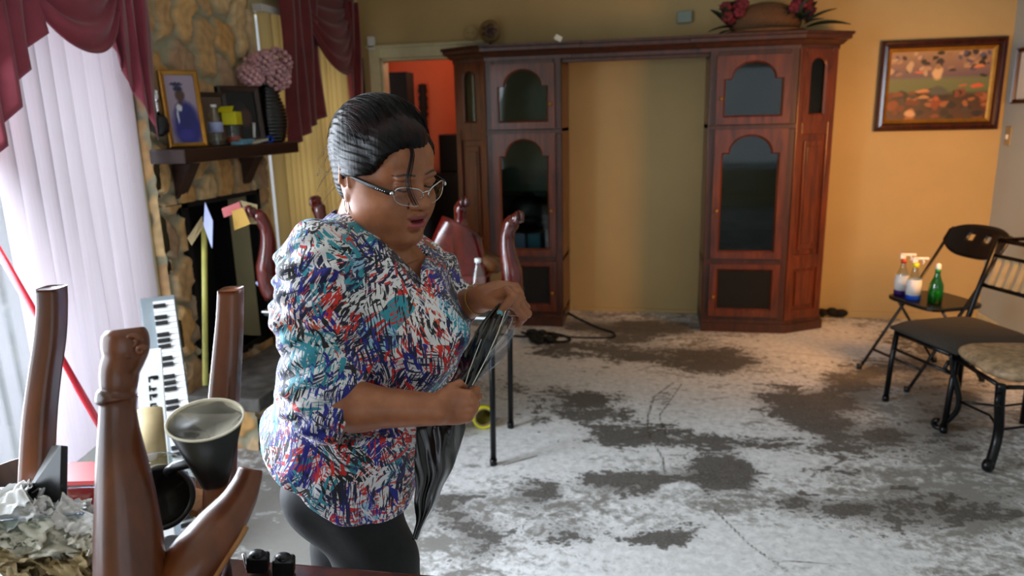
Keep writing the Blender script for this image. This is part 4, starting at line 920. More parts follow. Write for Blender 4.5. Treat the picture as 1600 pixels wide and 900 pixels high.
# cushions, bag
def cushion(name, label, c, rx, ry, rz, mat, rot=0., n=26, m=16, cat='cushion', tilt=0.):
    V = []; F = []
    for i in range(m+1):
        t = PI*i/m
        for k in range(n):
            p = 2*PI*k/n; f = lambda x, e: math.copysign(abs(x)**e, x)
            V.append((rx*f(math.sin(t), .75)*f(math.cos(p), .6), ry*f(math.sin(t), .75)*f(math.sin(p), .6), rz*math.cos(t)*(.6+.4*math.sin(t))))
    F = [(i*n+k, (i+1)*n+k, (i+1)*n+(k+1) % n, i*n+(k+1) % n) for i in range(m) for k in range(n)]
    R_ = np.array(Euler((0, tilt, rot)).to_matrix()); V = np.array(V)@R_.T+np.array(c)
    b = MB(); b.add(V, F); return single(b, name, M[mat], label, cat)
c = at(438, 428, 3.05); cushion('woven_cushion', 'brown basketweave cushion on the folding table left of the woman', (c[0]+.02, 3.18, c[2]+.0), .20, .10, .145, 'woven', .3, tilt=-.45)
c = at(412, 428, 3.12); cushion('white_plastic_bag', 'crumpled whitish plastic bag behind the brown cushion', (c[0], 3.30, c[2]-.02), .09, .07, .07, 'paper', cat='bag')
c = at(726, 428, 3.0); cushion('brown_satin_pillow', 'shiny brown satin pillow behind the water bottle at the woman\'s elbow', (c[0]-.03, 3.16, .93), .13, .08, .06, 'satin', .2, tilt=.35)
c = at(729, 452, 2.88); bottle('water_bottle', 'clear water bottle with a white cap standing behind the woman\'s raised wrist', np.array([c[0], 2.92, TZ+.001]), .034, at(729, 416, 2.90)[2]-TZ-.001, 'plastic_clear', 'white', None)
# wooden spoon like white tube on the apron
b = MB(); b.tube([onY(402, 440, 2.985), onY(425, 462, 2.982), onY(444, 482, 2.98)], [.012, .014, .010], 10); single(b, 'white_tube', M['lavender'], 'slim white tube lying slantwise across the red mahogany apron', 'tube')
# boxes below the table, standing on the floor and hearth
b = MB(); b.bb((-1.62, 3.02, .46), (-1.15, 3.36, .66)); single(b, 'storage_box', M['dkgreen'], 'dark green storage box under the folding table, above the beige box', 'box', smooth=False, bevel=.01)
b = MB(); b.bb((-1.66, 3.0, .38), (-1.13, 3.38, .459)); single(b, 'flat_beige_box', M['beige'], 'flat beige box under the folding table between two dark boxes', 'box', smooth=False, bevel=.004)
b = MB(); b.bb((-1.66, 3.02, 0.001), (-1.12, 3.38, .379)); single(b, 'storage_box', M['blackmat'], 'black storage box on the floor under the folding table, lowest of its stack', 'box', smooth=False, bevel=.01)

# ------------------------------------------------------------ chairs on the right
def bar(mb, a, b_, w, t): mb.tube([a, b_], w/2*1.25, 4)
def padded_chair(P0, ang):
    t = thing('padded_folding_chair', 'black metal folding chair with a charcoal padded seat, in front of the bottles', 'chair', P0, ang); L = .42; D = .44; o = M['iron']
    # local: x = across the front, y = to the back, origin at front-left foot
    def P(n_, *a, **k): pass
    cush = MB(); G = []
    V = []; nx, ny = 12, 12
    for i in range(nx+1):
        for j in range(ny+1):
            u = i/nx; v = j/ny; e = (1-abs(2*u-1)**6)*(1-abs(2*v-1)**6); V.append((-.02+(L+.04)*u, -.03+(D+.04)*v, .42+.045*e**.5))
    I = lambda i, j: i*(ny+1)+j
    F = [(I(i, j), I(i+1, j), I(i+1, j+1), I(i, j+1)) for i in range(nx) for j in range(ny)]
    cush.add(V, F); cush.bb((-.02, -.03, .405), (L+.02, D+.01, .421)); cush.build('seat', M['seat_grey'], t, world=False)
    for x in (0, L):
        b = MB(); b.tube([(x, 0, .41), (x+.0, -.02, .2), (x, -.03, 0)], .0145, 10); b.lathe((x, -.03, 0), [(.018, 0), (.018, .03)], 10); b.build('front_leg', o, t, world=False)
        b = MB(); b.tube([(x, D-.02, .0), (x, D-.02, .42), (x, D+.03, .60), (x, D+.12, .88)], .0145, 10); b.build('rear_leg', o, t, world=False)
    b = MB()
    b.rod((0, 0, .385), (L, 0, .385), .013); b.rod((0, 0, .385), (0, D, .385), .013); b.rod((L, 0, .385), (L, D, .385), .013); b.rod((0, D-.02, .385), (L, D-.02, .385), .013); b.build('seat_frame', o, t, world=False)
    b = MB(); b.rod((0, -.015, .30), (L, -.015, .30), .008); b.build('stretcher', o, t, world=False)
    b = MB()
    b.rod((0, D+.045, .62), (L, D+.045, .62), .012); b.rod((0, D+.115, .86), (L, D+.115, .86), .013)
    b.tube([(0, D+.115, .86), (L/2, D+.13, .90), (L, D+.115, .86)], .010); b.rod((0, D+.09, .78), (L, D+.09, .78), .010); b.build('back_rails', o, t, world=False)
    for k in range(7):
        x = L*(k+1)/8; b = MB(); b.box((x, D+.068, .70), (.028, .008, .16), (-.32, 0, 0)); b.build('back_slat', M['beige'], t, world=False, smooth=False)
    return t
F1 = onZ(1385, 625); F2 = onZ(1462, 667); dd = F2-F1; angp = math.atan2(dd[1], dd[0])
padded_chair((F1[0]+.02, F1[1], 0), angp)
def folding_chair(P0, ang):
    t = thing('folding_chair', 'black plastic folding chair with a moulded back, spray bottles on its seat', 'chair', P0, ang); o = M['black']; L = .40
    b = MB(); n_ = 10; poly = []
    for k in range(24):
        a = 2*PI*k/24; f = lambda x, e: math.copysign(abs(x)**e, x); poly.append((L/2+(.20)*f(math.cos(a), .45), .20+.19*f(math.sin(a), .45), .445))
    b.prism(poly, (0, 0, .022)); b.build('seat', o, t, world=False, smooth=False, bevel=.006)
    for x in (-.0, L):
        b = MB(); b.tube([(x, -.10, 0), (x, .22, .46), (x, .47, .87-.02)], .011, 10, flat=.7); b.lathe((x, -.10, 0), [(.016, 0), (.016, .03)], 10); b.build('front_leg', o, t, world=False)
        b = MB(); x2 = x+(.02 if x == 0 else -.02); b.tube([(x2, .42, 0), (x2, .10, .44)], .010, 10, flat=.7); b.lathe((x2, .42, 0), [(.016, 0), (.016, .03)], 10); b.build('rear_leg', o, t, world=False)
    b = MB(); b.rod((0, -.02, .12), (L, -.02, .12), .008); b.rod((.02, .33, .12), (L-.02, .33, .12), .008); b.build('stretcher', o, t, world=False)
    # moulded back, curved, with two slots
    G = []; nx, nz = 22, 10
    V = []; F = []
    for i in range(nx+1):
        u = i/nx*2-1
        for j in range(nz+1):
            v = j/nz; top = .88-.03*u**4-.012*u*u; bot = .70+.03*u**4+.075*(abs(u)**3)*.6; z = bot+(top-bot)*v
            V.append((L/2+(L/2+.012)*u, .37+(z-.70)*.61+.035*(1-u*u), z))
    for i in range(nx):
        for j in range(nz):
            if j in (5, 6) and i in (7, 8, 13, 14): continue
            a = i*(nz+1)+j; F.append((a, a+nz+1, a+nz+2, a+1))
    b = MB(); b.add(V, F); b.build('backrest', o, t, world=False, solid=.012); return t
G1 = onZ(1362, 580); G2 = onZ(1425, 610); ag = math.atan2((G2-G1)[1], (G2-G1)[0])
folding_chair((G1[0]+.03, G1[1]+.08, 0), ag)
def fc(x, y, z=.467):
    c, s = math.cos(ag), math.sin(ag); return np.array([G1[0]+.03+c*x-s*y, G1[1]+.08+s*x+c*y, z])
# spray bottles
def spray(name, label, base, r, h, body, lab, lab2, collar, mat_body='plastic_clear', trig=True, liquid=None):
    t = thing(name, label, 'spray bottle', base); b = MB()
    b.lathe(base, [(r*.9, 0), (r, .006), (r, h*.36), (r*.93, h*.48), (r*.60, h*.60), (r*.42, h*.70), (r*.34, h*.78), (r*.34, h*.80)], 22); b.build('bottle_body', M[mat_body], t)
    if liquid: b = MB(); b.lathe(base, [(r*.92, .004), (r*.93, h*.34), (0, h*.345)], 22); b.build('liquid', M[liquid], t)
    if lab: b = MB(); b.lathe(base, [(r*1.03, h*.12), (r*1.03, h*.38), (r*.96, h*.49)], 22, close=True); b.build('front_label', M[lab], t)
    if lab2: b = MB(); b.lathe(base, [(r*1.02, h*.01), (r*1.035, h*.125)], 22, close=True); b.build('base_band', M[lab2], t)
    b = MB(); b.lathe(base, [(r*.40, h*.77), (r*.40, h*.86), (r*.25, h*.87)], 16); b.build('collar', M[collar], t)
    b = MB(); top = base+np.array([0, 0, h*.86])
    if trig:
        b.box(top+np.array([-.008, 0, h*.07]), (.028, .018, h*.10)); b.box(top+np.array([.016, 0, h*.12]), (.07, .018, h*.045)); b.tube([top+np.array([.03, 0, h*.10]), top+np.array([.042, 0, h*.04]), top+np.array([.036, 0, -h*.02])], [.005, .005, .003], 8)
        b.box(top+np.array([.055, 0, h*.12]), (.014, .022, h*.05))
    else: b.lathe(top, [(r*.4, 0), (r*.36, h*.10), (r*.2, h*.14), (0, h*.14)], 16)
    b.build('spray_head', M['white'], t, bevel=.002); return t
spray('spray_bottle', 'spray bottle with purple base band and orange neck, leftmost on the folding chair', fc(.05, .10), .038, .25, None, 'white', 'purple', 'orange', liquid='purple')
spray('spray_bottle', 'spray bottle with bright blue base band, white label and yellow collar', fc(.17, .08), .040, .25, None, 'white', 'blue', 'yellow', liquid='blue')
spray('spray_bottle', 'green spray bottle with a white nozzle, nearest the chair back', fc(.27, .14), .038, .23, None, None, None, 'greensolid', 'green', False, 'greensolid')
# iron stool with leather seat
st = thing('iron_stool', 'black scrolled iron stool with a worn tan leather seat at the right edge', 'stool', (1.66, 3.42, 0))
S1 = onZ(1480, 675); S2 = onZ(1548, 732); ex = (S2-S1); SL = np.linalg.norm(ex[:2]); ex /= SL; ey = np.array([-ex[1], ex[0], 0]); ey = ey if ey[0] > 0 else -ey
cen = S1+ex*SL/2+ey*SL*.5; SZ = .43
V = []; F = []; n_, m_ = 28, 10
for i in range(m_+1):
    t_ = PI*i/m_
    for k in range(n_):
        p_ = 2*PI*k/n_; f = lambda x, e: math.copysign(abs(x)**e, x)
        V.append(cen+ex*(SL/2+.03)*f(math.sin(t_), .5)*f(math.cos(p_), .5)+ey*(SL/2+.03)*f(math.sin(t_), .5)*f(math.sin(p_), .5)+vU*(SZ+.045*math.cos(t_)))
F = [(i*n_+k, (i+1)*n_+k, (i+1)*n_+(k+1) % n_, i*n_+(k+1) % n_) for i in range(m_) for k in range(n_)]
b = MB(); b.add(V, F); b.build('seat', M['tan_leather'], st)
for sx, sy in ((-1, -1), (1, -1), (-1, 1), (1, 1)):
    c0 = cen+ex*sx*SL/2+ey*sy*SL/2; o_ = (ex*sx+ey*sy)/math.sqrt(2); P = []
    for k in range(24):
        q = k/23; z = SZ-.03-(SZ-.06)*q; P.append(c0+o_*(.02-.055*math.sin(q*PI)*1.0*(1-q*.3)+.02*math.sin(q*2*PI))+vU*z)
    for k in range(1, 12):
        a = k/11*1.6*PI; r_ = .026*(1-k/22); P.append(P[23]+o_*(.026-math.cos(a)*r_)+vU*(-math.sin(a)*r_-.0))
    mz = min(p[2] for p in P); P = [p+vU*(-mz+.012)*(1 if p[2] < .1 else 0) for p in P]
    b = MB(); b.tube(P, [.013]*len(P), 8, flat=1.6, up=np.cross(o_, vU)); b.tube([c0+o_*.03+vU*(SZ-.07), c0+o_*.045+vU*(SZ-.11), c0+o_*.02+vU*(SZ-.13)], .010, 8); b.build('scroll_leg', M['iron'], st)
b = MB(); q = [cen+ex*sx*SL*.42+ey*sy*SL*.42+vU*.17 for sx, sy in ((-1, -1), (1, -1), (1, 1), (-1, 1), (-1, -1))]
for k in range(4): m = (q[k]+q[k+1])/2*.7+(cen+vU*.17)*.3; b.tube([q[k], m, q[k+1]], .006, 8)
b.build('stretcher_ring', M['iron'], st)
b = MB(); q = [cen+ex*sx*SL*.5+ey*sy*SL*.5+vU*(SZ-.05) for sx, sy in ((-1, -1), (1, -1), (1, 1), (-1, 1), (-1, -1))]
for k in range(4): b.rod(q[k], q[k+1], .01)
b.build('seat_frame', M['iron'], st)

# ------------------------------------------------------------ foreground table and the things piled on it
TT = .84
e0 = onZ(350, 869, TT); e1 = onZ(640, 893, TT); ed = (e1-e0)/np.linalg.norm(e1-e0); en = np.array([ed[1], -ed[0], 0]); en = en if en[1] < 0 else -en
c1 = e1+ed*.13; c0 = e0-ed*1.25
ft = thing('dining_table', 'dark reddish wooden table in the left foreground carrying the upturned chair', 'table', ((c0+c1)/2+en*.35)*np.array([1, 1, 0]))
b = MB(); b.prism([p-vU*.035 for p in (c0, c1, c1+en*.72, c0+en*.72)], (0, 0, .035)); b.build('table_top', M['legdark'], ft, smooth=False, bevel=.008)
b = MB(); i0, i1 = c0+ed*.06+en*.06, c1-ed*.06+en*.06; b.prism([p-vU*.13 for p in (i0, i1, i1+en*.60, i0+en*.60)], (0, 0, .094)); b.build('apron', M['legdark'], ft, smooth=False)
for a_, b_ in ((.09, .09), (.09, .63)):
    for sgn in (0, 1):
        p = (c0+ed*a_ if not sgn else c1-ed*a_)+en*b_; m_ = MB(); m_.lathe((p[0], p[1], 0), [(.022, 0), (.026, .05), (.020, .1), (.032, .45), (.026, .55), (.036, .60), (.036, .72)], 18); m_.build('leg', M['legdark'], ft)
def loft(mb, rows):
    # rows: (centre, half width along vR, half depth along view) -> square section with soft corners
    G = []
    for c, a, d in rows:
        ring = []
        for k in range(17):
            q = 2*PI*k/16+PI/16; f = lambda x, e: math.copysign(abs(x)**e, x); ring.append(c+vR*a*f(math.cos(q), .45)+vFh*d*f(math.sin(q), .45))
        G.append(ring)
    G = np.array(G); mb.grid(G); n = len(mb.V)
    a0 = n-G.shape[0]*17; mb.F.append(tuple(a0+k for k in range(16))); mb.F.append(tuple(n-17+k for k in range(15, -1, -1))); mb.mi += [0, 0]
uc = thing('upturned_chair', 'wooden dining chair turned upside down on the table, its legs pointing up', 'chair', ((e0+e1)/2)*np.array([1, 1, 0])+vU*TT)
def interp_rows(px, d, depth, n=26, botz=None):
    px = np.array(px, float); t = np.linspace(0, 1, len(px)); tt = np.linspace(0, 1, n)
    def cs(y):
        # smooth cubic via Catmull-Rom
        out = []
        for q in tt:
            s = q*(len(px)-1); i = min(int(s), len(px)-2); f = s-i; p0, p1, p2, p3 = y[max(i-1, 0)], y[i], y[i+1], y[min(i+2, len(px)-1)]
            out.append(.5*((2*p1)+(-p0+p2)*f+(2*p0-5*p1+4*p2-p3)*f*f+(-p0+3*p1-3*p2+p3)*f**3))
        return np.array(out)
    L, R_, Y = cs(px[:, 0]), cs(px[:, 1]), cs(px[:, 2]); rows = []
    for l, r, y in zip(L, R_, Y):
        c = at((l+r)/2, y, d); rows.append((c, (r-l)/2*d/FPX, depth))
    return rows
DA = 1.10
b = MB(); loft(b, interp_rows([(63, 98, 449), (64, 99, 480), (59, 97, 530), (50, 89, 590), (42, 83, 650), (37, 80, 720), (34, 79, 790), (34, 79, 868)], DA, .019)); b.build('rear_leg', M['leg'], uc)
b = MB(); loft(b, interp_rows([(344, 377, 451), (342, 377, 490), (337, 376, 540), (331, 373, 600), (326, 370, 660), (322, 367, 730), (320, 364, 800), (319, 363, 868)], DA, .019)); b.build('rear_leg', M['leg'], uc)
DB = .90
prof_b = [(168, 222, 514), (163, 229, 524), (162, 230, 545), (163, 224, 560), (159, 216, 578), (159, 213, 600), (160, 210, 610), (154, 213, 616), (153, 214, 623), (158, 211, 630), (158, 211, 645), (156, 217, 680), (154, 228, 725), (153, 240, 780), (152, 250, 840), (153, 257, 900), (156, 262, 960)]
rows = interp_rows(prof_b, DB, .02, 70)
b = MB(); b.tube([r[0] for r in rows], [r[1] for r in rows], 24, up=tuple(vR)); b.build('front_leg', M['leg'], uc)
cb_ = MB(); 
for px_, py_, r_ in ((178, 540, 12), (208, 534, 12), (192, 560, 10), (221, 548, 8)):
    c = at(px_, py_, DB-.018); cb_.tube([c+vR*(math.cos(k*.55)*(r_-k*.55))*DB/FPX+vU*(math.sin(k*.55)*(r_-k*.55))*DB/FPX for k in range(14)], .0035, 8)
cb_.build('scroll_carving', M['leg'], uc)
# second front leg: cabriole seen side on, with a worn pale edge
P = [at(392, 732, .99), at(386, 752, .985), at(370, 785, .97), at(343, 822, .95), at(312, 862, .93), at(285, 905, .92), at(268, 960, .92)]
W_ = [.017, .020, .026, .034, .038, .040, .040]
PP = []; WW = []
for q in np.linspace(0, len(P)-1.001, 30):
    i = int(q); f = q-i; p0, p1, p2, p3 = P[max(i-1, 0)], P[i], P[i+1], P[min(i+2, len(P)-1)]
    PP.append(.5*((2*p1)+(-p0+p2)*f+(2*p0-5*p1+4*p2-p3)*f*f+(-p0+3*p1-3*p2+p3)*f**3)); WW.append(W_[i]*(1-f)+W_[i+1]*f)
b = MB(); b.tube(PP, WW, 18, flat=.8); b.build('front_leg', M['leg'], uc)
b = MB(); b.tube([p+vR*w_*.80+np.array([0, 0, -.012])-vFh*.012 for p, w_ in zip(PP[12:28], WW[12:28])], .006, 8); b.build('worn_edge', M['pale_wood'], uc)
# seat rails lying on the table
b = MB(); ra, rb = at(40, 868, DA), at(345, 868, DA)
ra = np.array([ra[0], ra[1], TT+.03]); rb = np.array([rb[0], rb[1], TT+.03]); fa_ = at(205, 960, DB); fb_ = at(300, 960, .92)
for a_, b_ in ((ra, rb), (rb, np.array([fb_[0], fb_[1], TT+.03])), (np.array([fb_[0], fb_[1], TT+.03]), np.array([fa_[0], fa_[1], TT+.03])), (ra, np.array([fa_[0], fa_[1], TT+.03]))):
    d_ = b_-a_; L_ = np.linalg.norm(d_); d_ /= L_; s_ = np.cross(d_, vU); b.prism([a_-s_*.014-vU*.028, b_-s_*.014-vU*.028, b_+s_*.014-vU*.028, a_+s_*.014-vU*.028], (0, 0, .07))
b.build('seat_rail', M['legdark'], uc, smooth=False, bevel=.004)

# black cup with cream inside
cbot = at(336, 752, .955); crim = at(321, 657, .915)+vU*.0; cax = crim-cbot; CLn = np.linalg.norm(cax); cax /= CLn
cup = thing('paper_cup', 'black tapered paper cup with a cream inside, tilted on the carved leg', 'cup', cbot)
rr0, rr1 = .0185, .0455
b = MB(); b.lathe(cbot, [(0, 0), (rr0, 0), (rr0+.001, .004), (rr1, CLn)], 40, cax); b.build('cup_wall', M['black'], cup)
b = MB(); b.lathe(cbot, [(rr1, CLn), (rr1+.0018, CLn+.001), (rr1+.0018, CLn+.003), (rr1-.0005, CLn+.003), (rr1-.0012, CLn), (rr0-.001, .008), (0, .008)], 40, cax); b.build('cup_lining', simple('cream_cup_lining', (.97, .93, .84), .6, var=.03), cup)
b = MB()
for k in range(4):
    h_ = CLn*(.60+.05*k); r_ = rr0+(rr1-rr0)*h_/CLn-.0012; u_ = np.cross(cax, (0, 1, 0)); u_ /= np.linalg.norm(u_); v_ = np.cross(cax, u_)
    P = []
    for j in range(8):
        a = math.radians(228+j*5); dirv = None
        best = vFh*.55-vR*.84; ex_ = best-cax*(best@cax); ex_ /= np.linalg.norm(ex_); ey_ = np.cross(cax, ex_)
        an = (j-3.5)*.07; P.append(cbot+cax*h_+(ex_*math.cos(an)+ey_*math.sin(an))*r_)
    b.tube(P, .0007, 4)
b.build('printed_lines', simple('olive_print', (.45, .42, .26), .7), cup)

# round black-rimmed glass carafe, lying with its mouth to the camera
cc = at(250, 776, 1.08); ca = (CAM-cc)*np.array([1, 1, .5]); ca /= np.linalg.norm(ca)
cf = thing('coffee_carafe', 'round glass carafe with a black rim and curved black handle, behind the carved leg', 'carafe', (cc[0], cc[1], TT))
b = MB(); b.lathe(cc, [(.040, 0), (.047, .003), (.049, .010), (.046, .016), (.041, .016), (.039, .006), (.040, 0)], 36, ca); b.build('rim', M['black'], cf)
b = MB(); b.lathe(cc, [(.040, .0), (.050, -.03), (.056, -.07), (.045, -.115), (0, -.12)], 36, ca); b.build('glass_bowl', M['plastic_clear'], cf)
b = MB(); h0 = at(262, 738, 1.07); b.tube([h0, at(275, 728, 1.06), at(297, 723, 1.05), at(316, 728, 1.05), at(322, 742, 1.05)], [.008]*5, 10); b.build('handle', M['black'], cf)
b = MB(); b.ball(cc-ca*.02+vU*.008, (.016, .016, .012)); b.lathe(cc-ca*.03, [(0, 0), (.03, .01), (.034, .02)], 20, ca); b.build('metal_lid', M['chrome'], cf)
b = MB(); b.lathe(cc, [(0, -.085), (.034, -.08), (.040, -.05), (.036, -.045), (0, -.05)], 24, ca); b.build('cream_insert', M['beige'], cf)  # cream disc, added to lighten the black inside of the bowl
q = at(268, 835, 1.10); b = MB(); b.bb((q[0]-.05, q[1]-.03, TT+.001), (q[0]+.05, q[1]+.05, TT+.075)); single(b, 'carafe_stand', M['black'], 'low black base under the round glass carafe', 'stand', smooth=False, bevel=.012)
# wood offcuts
for k, (x0, y0, x1, y1, d, w_) in enumerate([(276, 756, 318, 764, 1.16, .011), (280, 772, 322, 784, 1.13, .012)]):
    b = MB(); p0, p1 = at(x0, y0, d), at(x1, y1, d); dd_ = (p1-p0)/np.linalg.norm(p1-p0); s_ = np.cross(dd_, vU); b.prism([p0-s_*.03, p1-s_*.03, p1+s_*.03, p0+s_*.03], (0, 0, -w_)); single(b, 'wood_offcut', M['pale_wood'] if k else M['leg'], ['reddish wood offcut under the black cup, the upper of two', 'pale wood offcut under the black cup, the lower of two'][k], 'wood', smooth=False, bevel=.002)
# black tilted frame and dark bowl
b = MB(); P = [at(44, 785, 1.07), at(93, 696, 1.08), at(107, 697, 1.06), at(106, 785, 1.04)]; n_ = np.cross(P[1]-P[0], P[3]-P[0]); n_ /= np.linalg.norm(n_); P = [p-vU*(.0) for p in P]
b.prism(P, -n_*.012); t = single(b, 'tilted_black_frame', M['black'], 'black picture frame propped at a slant behind the clear container', 'frame', smooth=False, bevel=.002)
b = MB(); b.tube([P[0]-vR*.004, P[1]-vR*.004], .0032, 6); o = b.build('bright_edge', M['chrome'], None); o.parent = t; V0 = org(t)
for v in o.data.vertices: v.co = v.co-Vector(V0)
q = at(35, 735, 1.30); b = MB(); b.lathe((q[0], q[1], q[2]-.05), [(.03, 0), (.055, .02), (.065, .05), (.062, .05), (.05, .02), (0, .008)], 26); single(b, 'dark_bowl', M['legdark'], 'dark brown bowl behind the tilted black frame', 'bowl')
# red plastic case
b = MB(); c = at(142, 772, 1.22)
b.box((c[0], c[1], c[2]), (.12, .09, .085), (0, 0, .2)); b.box(c+np.array([-.055, 0, .0]), (.02, .07, .05), (0, 0, .2)); single(b, 'red_plastic_case', M['red'], 'bright red plastic case behind the large carved leg', 'case', smooth=False, bevel=.014)
# clear container with tissues
RZ = 1.02; r0, r1, r2, r3 = onZ(-60, 768, RZ), onZ(157, 759, RZ), onZ(157, 800, RZ), onZ(-60, 818, RZ)
cn_ = thing('clear_container', 'clear plastic container of crumpled tissues at the lower left corner', 'container', ((r0+r2)/2)*np.array([1, 1, 0])+vU*TT)
b = MB(); q = [r0, r1, r2, r3]
for k in range(4):
    a_, c_ = q[k], q[(k+1) % 4]; n_ = np.cross(c_-a_, vU); n_ /= np.linalg.norm(n_); b.prism([a_, c_, c_-vU*(RZ-TT-.002), a_-vU*(RZ-TT-.002)], n_*.0015)
b.prism([p-vU*(RZ-TT-.002) for p in q], (0, 0, .002)); b.build('container_wall', M['plastic_clear'], cn_, smooth=False)
b = MB()
for k in range(4): b.rod(q[k], q[(k+1) % 4], .0022, 8)
b.build('rim', M['clearfilm'], cn_)
def crumple(c, r, seed):
    rg = np.random.default_rng(seed); V = []; F = []; n = 26; c = np.array(c)
    K_ = [(rg.uniform(-1, 1, 3)*rg.uniform(3, 11), rg.uniform(0, 6), rg.uniform(.3, 1)) for _ in range(9)]
    for layer in range(3):
        R3 = np.array(Euler((rg.uniform(-.9, .9), rg.uniform(-.9, .9), rg.uniform(0, 6))).to_matrix()); o = len(V)
        for i in range(n):
            for j in range(n):
                u, v = i/(n-1)*2-1, j/(n-1)*2-1; p = np.array([u, v, .35*(u*u-v*v)*rg.choice([1.])+layer*.3-.3])
                d = sum(w_*(abs(math.sin(k_@p+f_))-.6) for k_, f_, w_ in K_)/3.2; p = p+np.array([.25*d, -.2*d, .75*d]); q = R3@p
                V.append(c+q*np.array(r)*.95)
        F += [(o+i*n+j, o+i*n+j+1, o+(i+1)*n+j+1, o+(i+1)*n+j) for i in range(n-1) for j in range(n-1)]
    return V, F
cen_ = lambda px, py, d: at(px, py, d)
L = [(18, 790, 1.03, .038, 'white crumpled tissue at the left edge inside the container', 'white'), (72, 800, 1.04, .034, 'white crumpled tissue rising in the middle of the container', 'white'), (115, 808, 1.03, .030, 'white crumpled tissue by the red case, inside the container', 'white'),
     (22, 836, 1.02, .034, 'cream crumpled tissue low at the left of the container', 'paper'), (80, 842, 1.02, .034, 'cream crumpled tissue low in the middle of the container', 'paper'), (132, 845, 1.02, .030, 'cream crumpled tissue low at the right of the container', 'paper'), (30, 878, 1.01, .034, 'beige crumpled tissue at the very bottom left of the container', 'beige'), (112, 884, 1.01, .034, 'beige crumpled tissue at the very bottom right of the container', 'beige')]
for k, (px_, py_, d_, r_, lab, mt) in enumerate(L):
    c = cen_(px_, py_, d_); c[2] = max(c[2], TT+r_*.8+.006); V, F = crumple(c, (r_*1.2, r_*.75, r_*.8), k); b = MB(); b.add(V, F); single(b, 'crumpled_tissue', M[mt], lab, 'tissue', group='tissues in the clear container')
for k, (px_, py_) in enumerate(((35, 885), (110, 880))):
    c = at(px_, py_, 1.02); b = MB(); b.box((c[0], c[1], TT+.022+.004), (.09, .05, .04), (0, 0, .2+.3*k)); single(b, 'beige_packet', M['beige'], ['beige packet at the bottom left of the clear container', 'beige packet at the bottom right of the clear container'][k], 'packet', smooth=False, bevel=.006)
# black clips on the table edge
for k, (px_, py_, lab) in enumerate(((405, 884, 'small black device with a chrome lever on the table edge, the left one'), (445, 889, 'small black device lying on the table edge, the right one'))):
    c = onZ(px_, py_+8, TT+.002); t = thing('black_clamp', lab, 'clamp', c); b = MB(); b.box(c+vU*.016, (.034, .022, .03), (0, .1, .3)); b.ball(c+vU*.03, (.014, .011, .008)); b.build('clamp_body', M['black'], t, bevel=.004, smooth=False)
    if k == 0: b = MB(); b.rod(c+np.array([-.020, -.006, .034]), c+np.array([-.012, -.012, .006]), .003, 8); b.build('lever', M['chrome'], t)

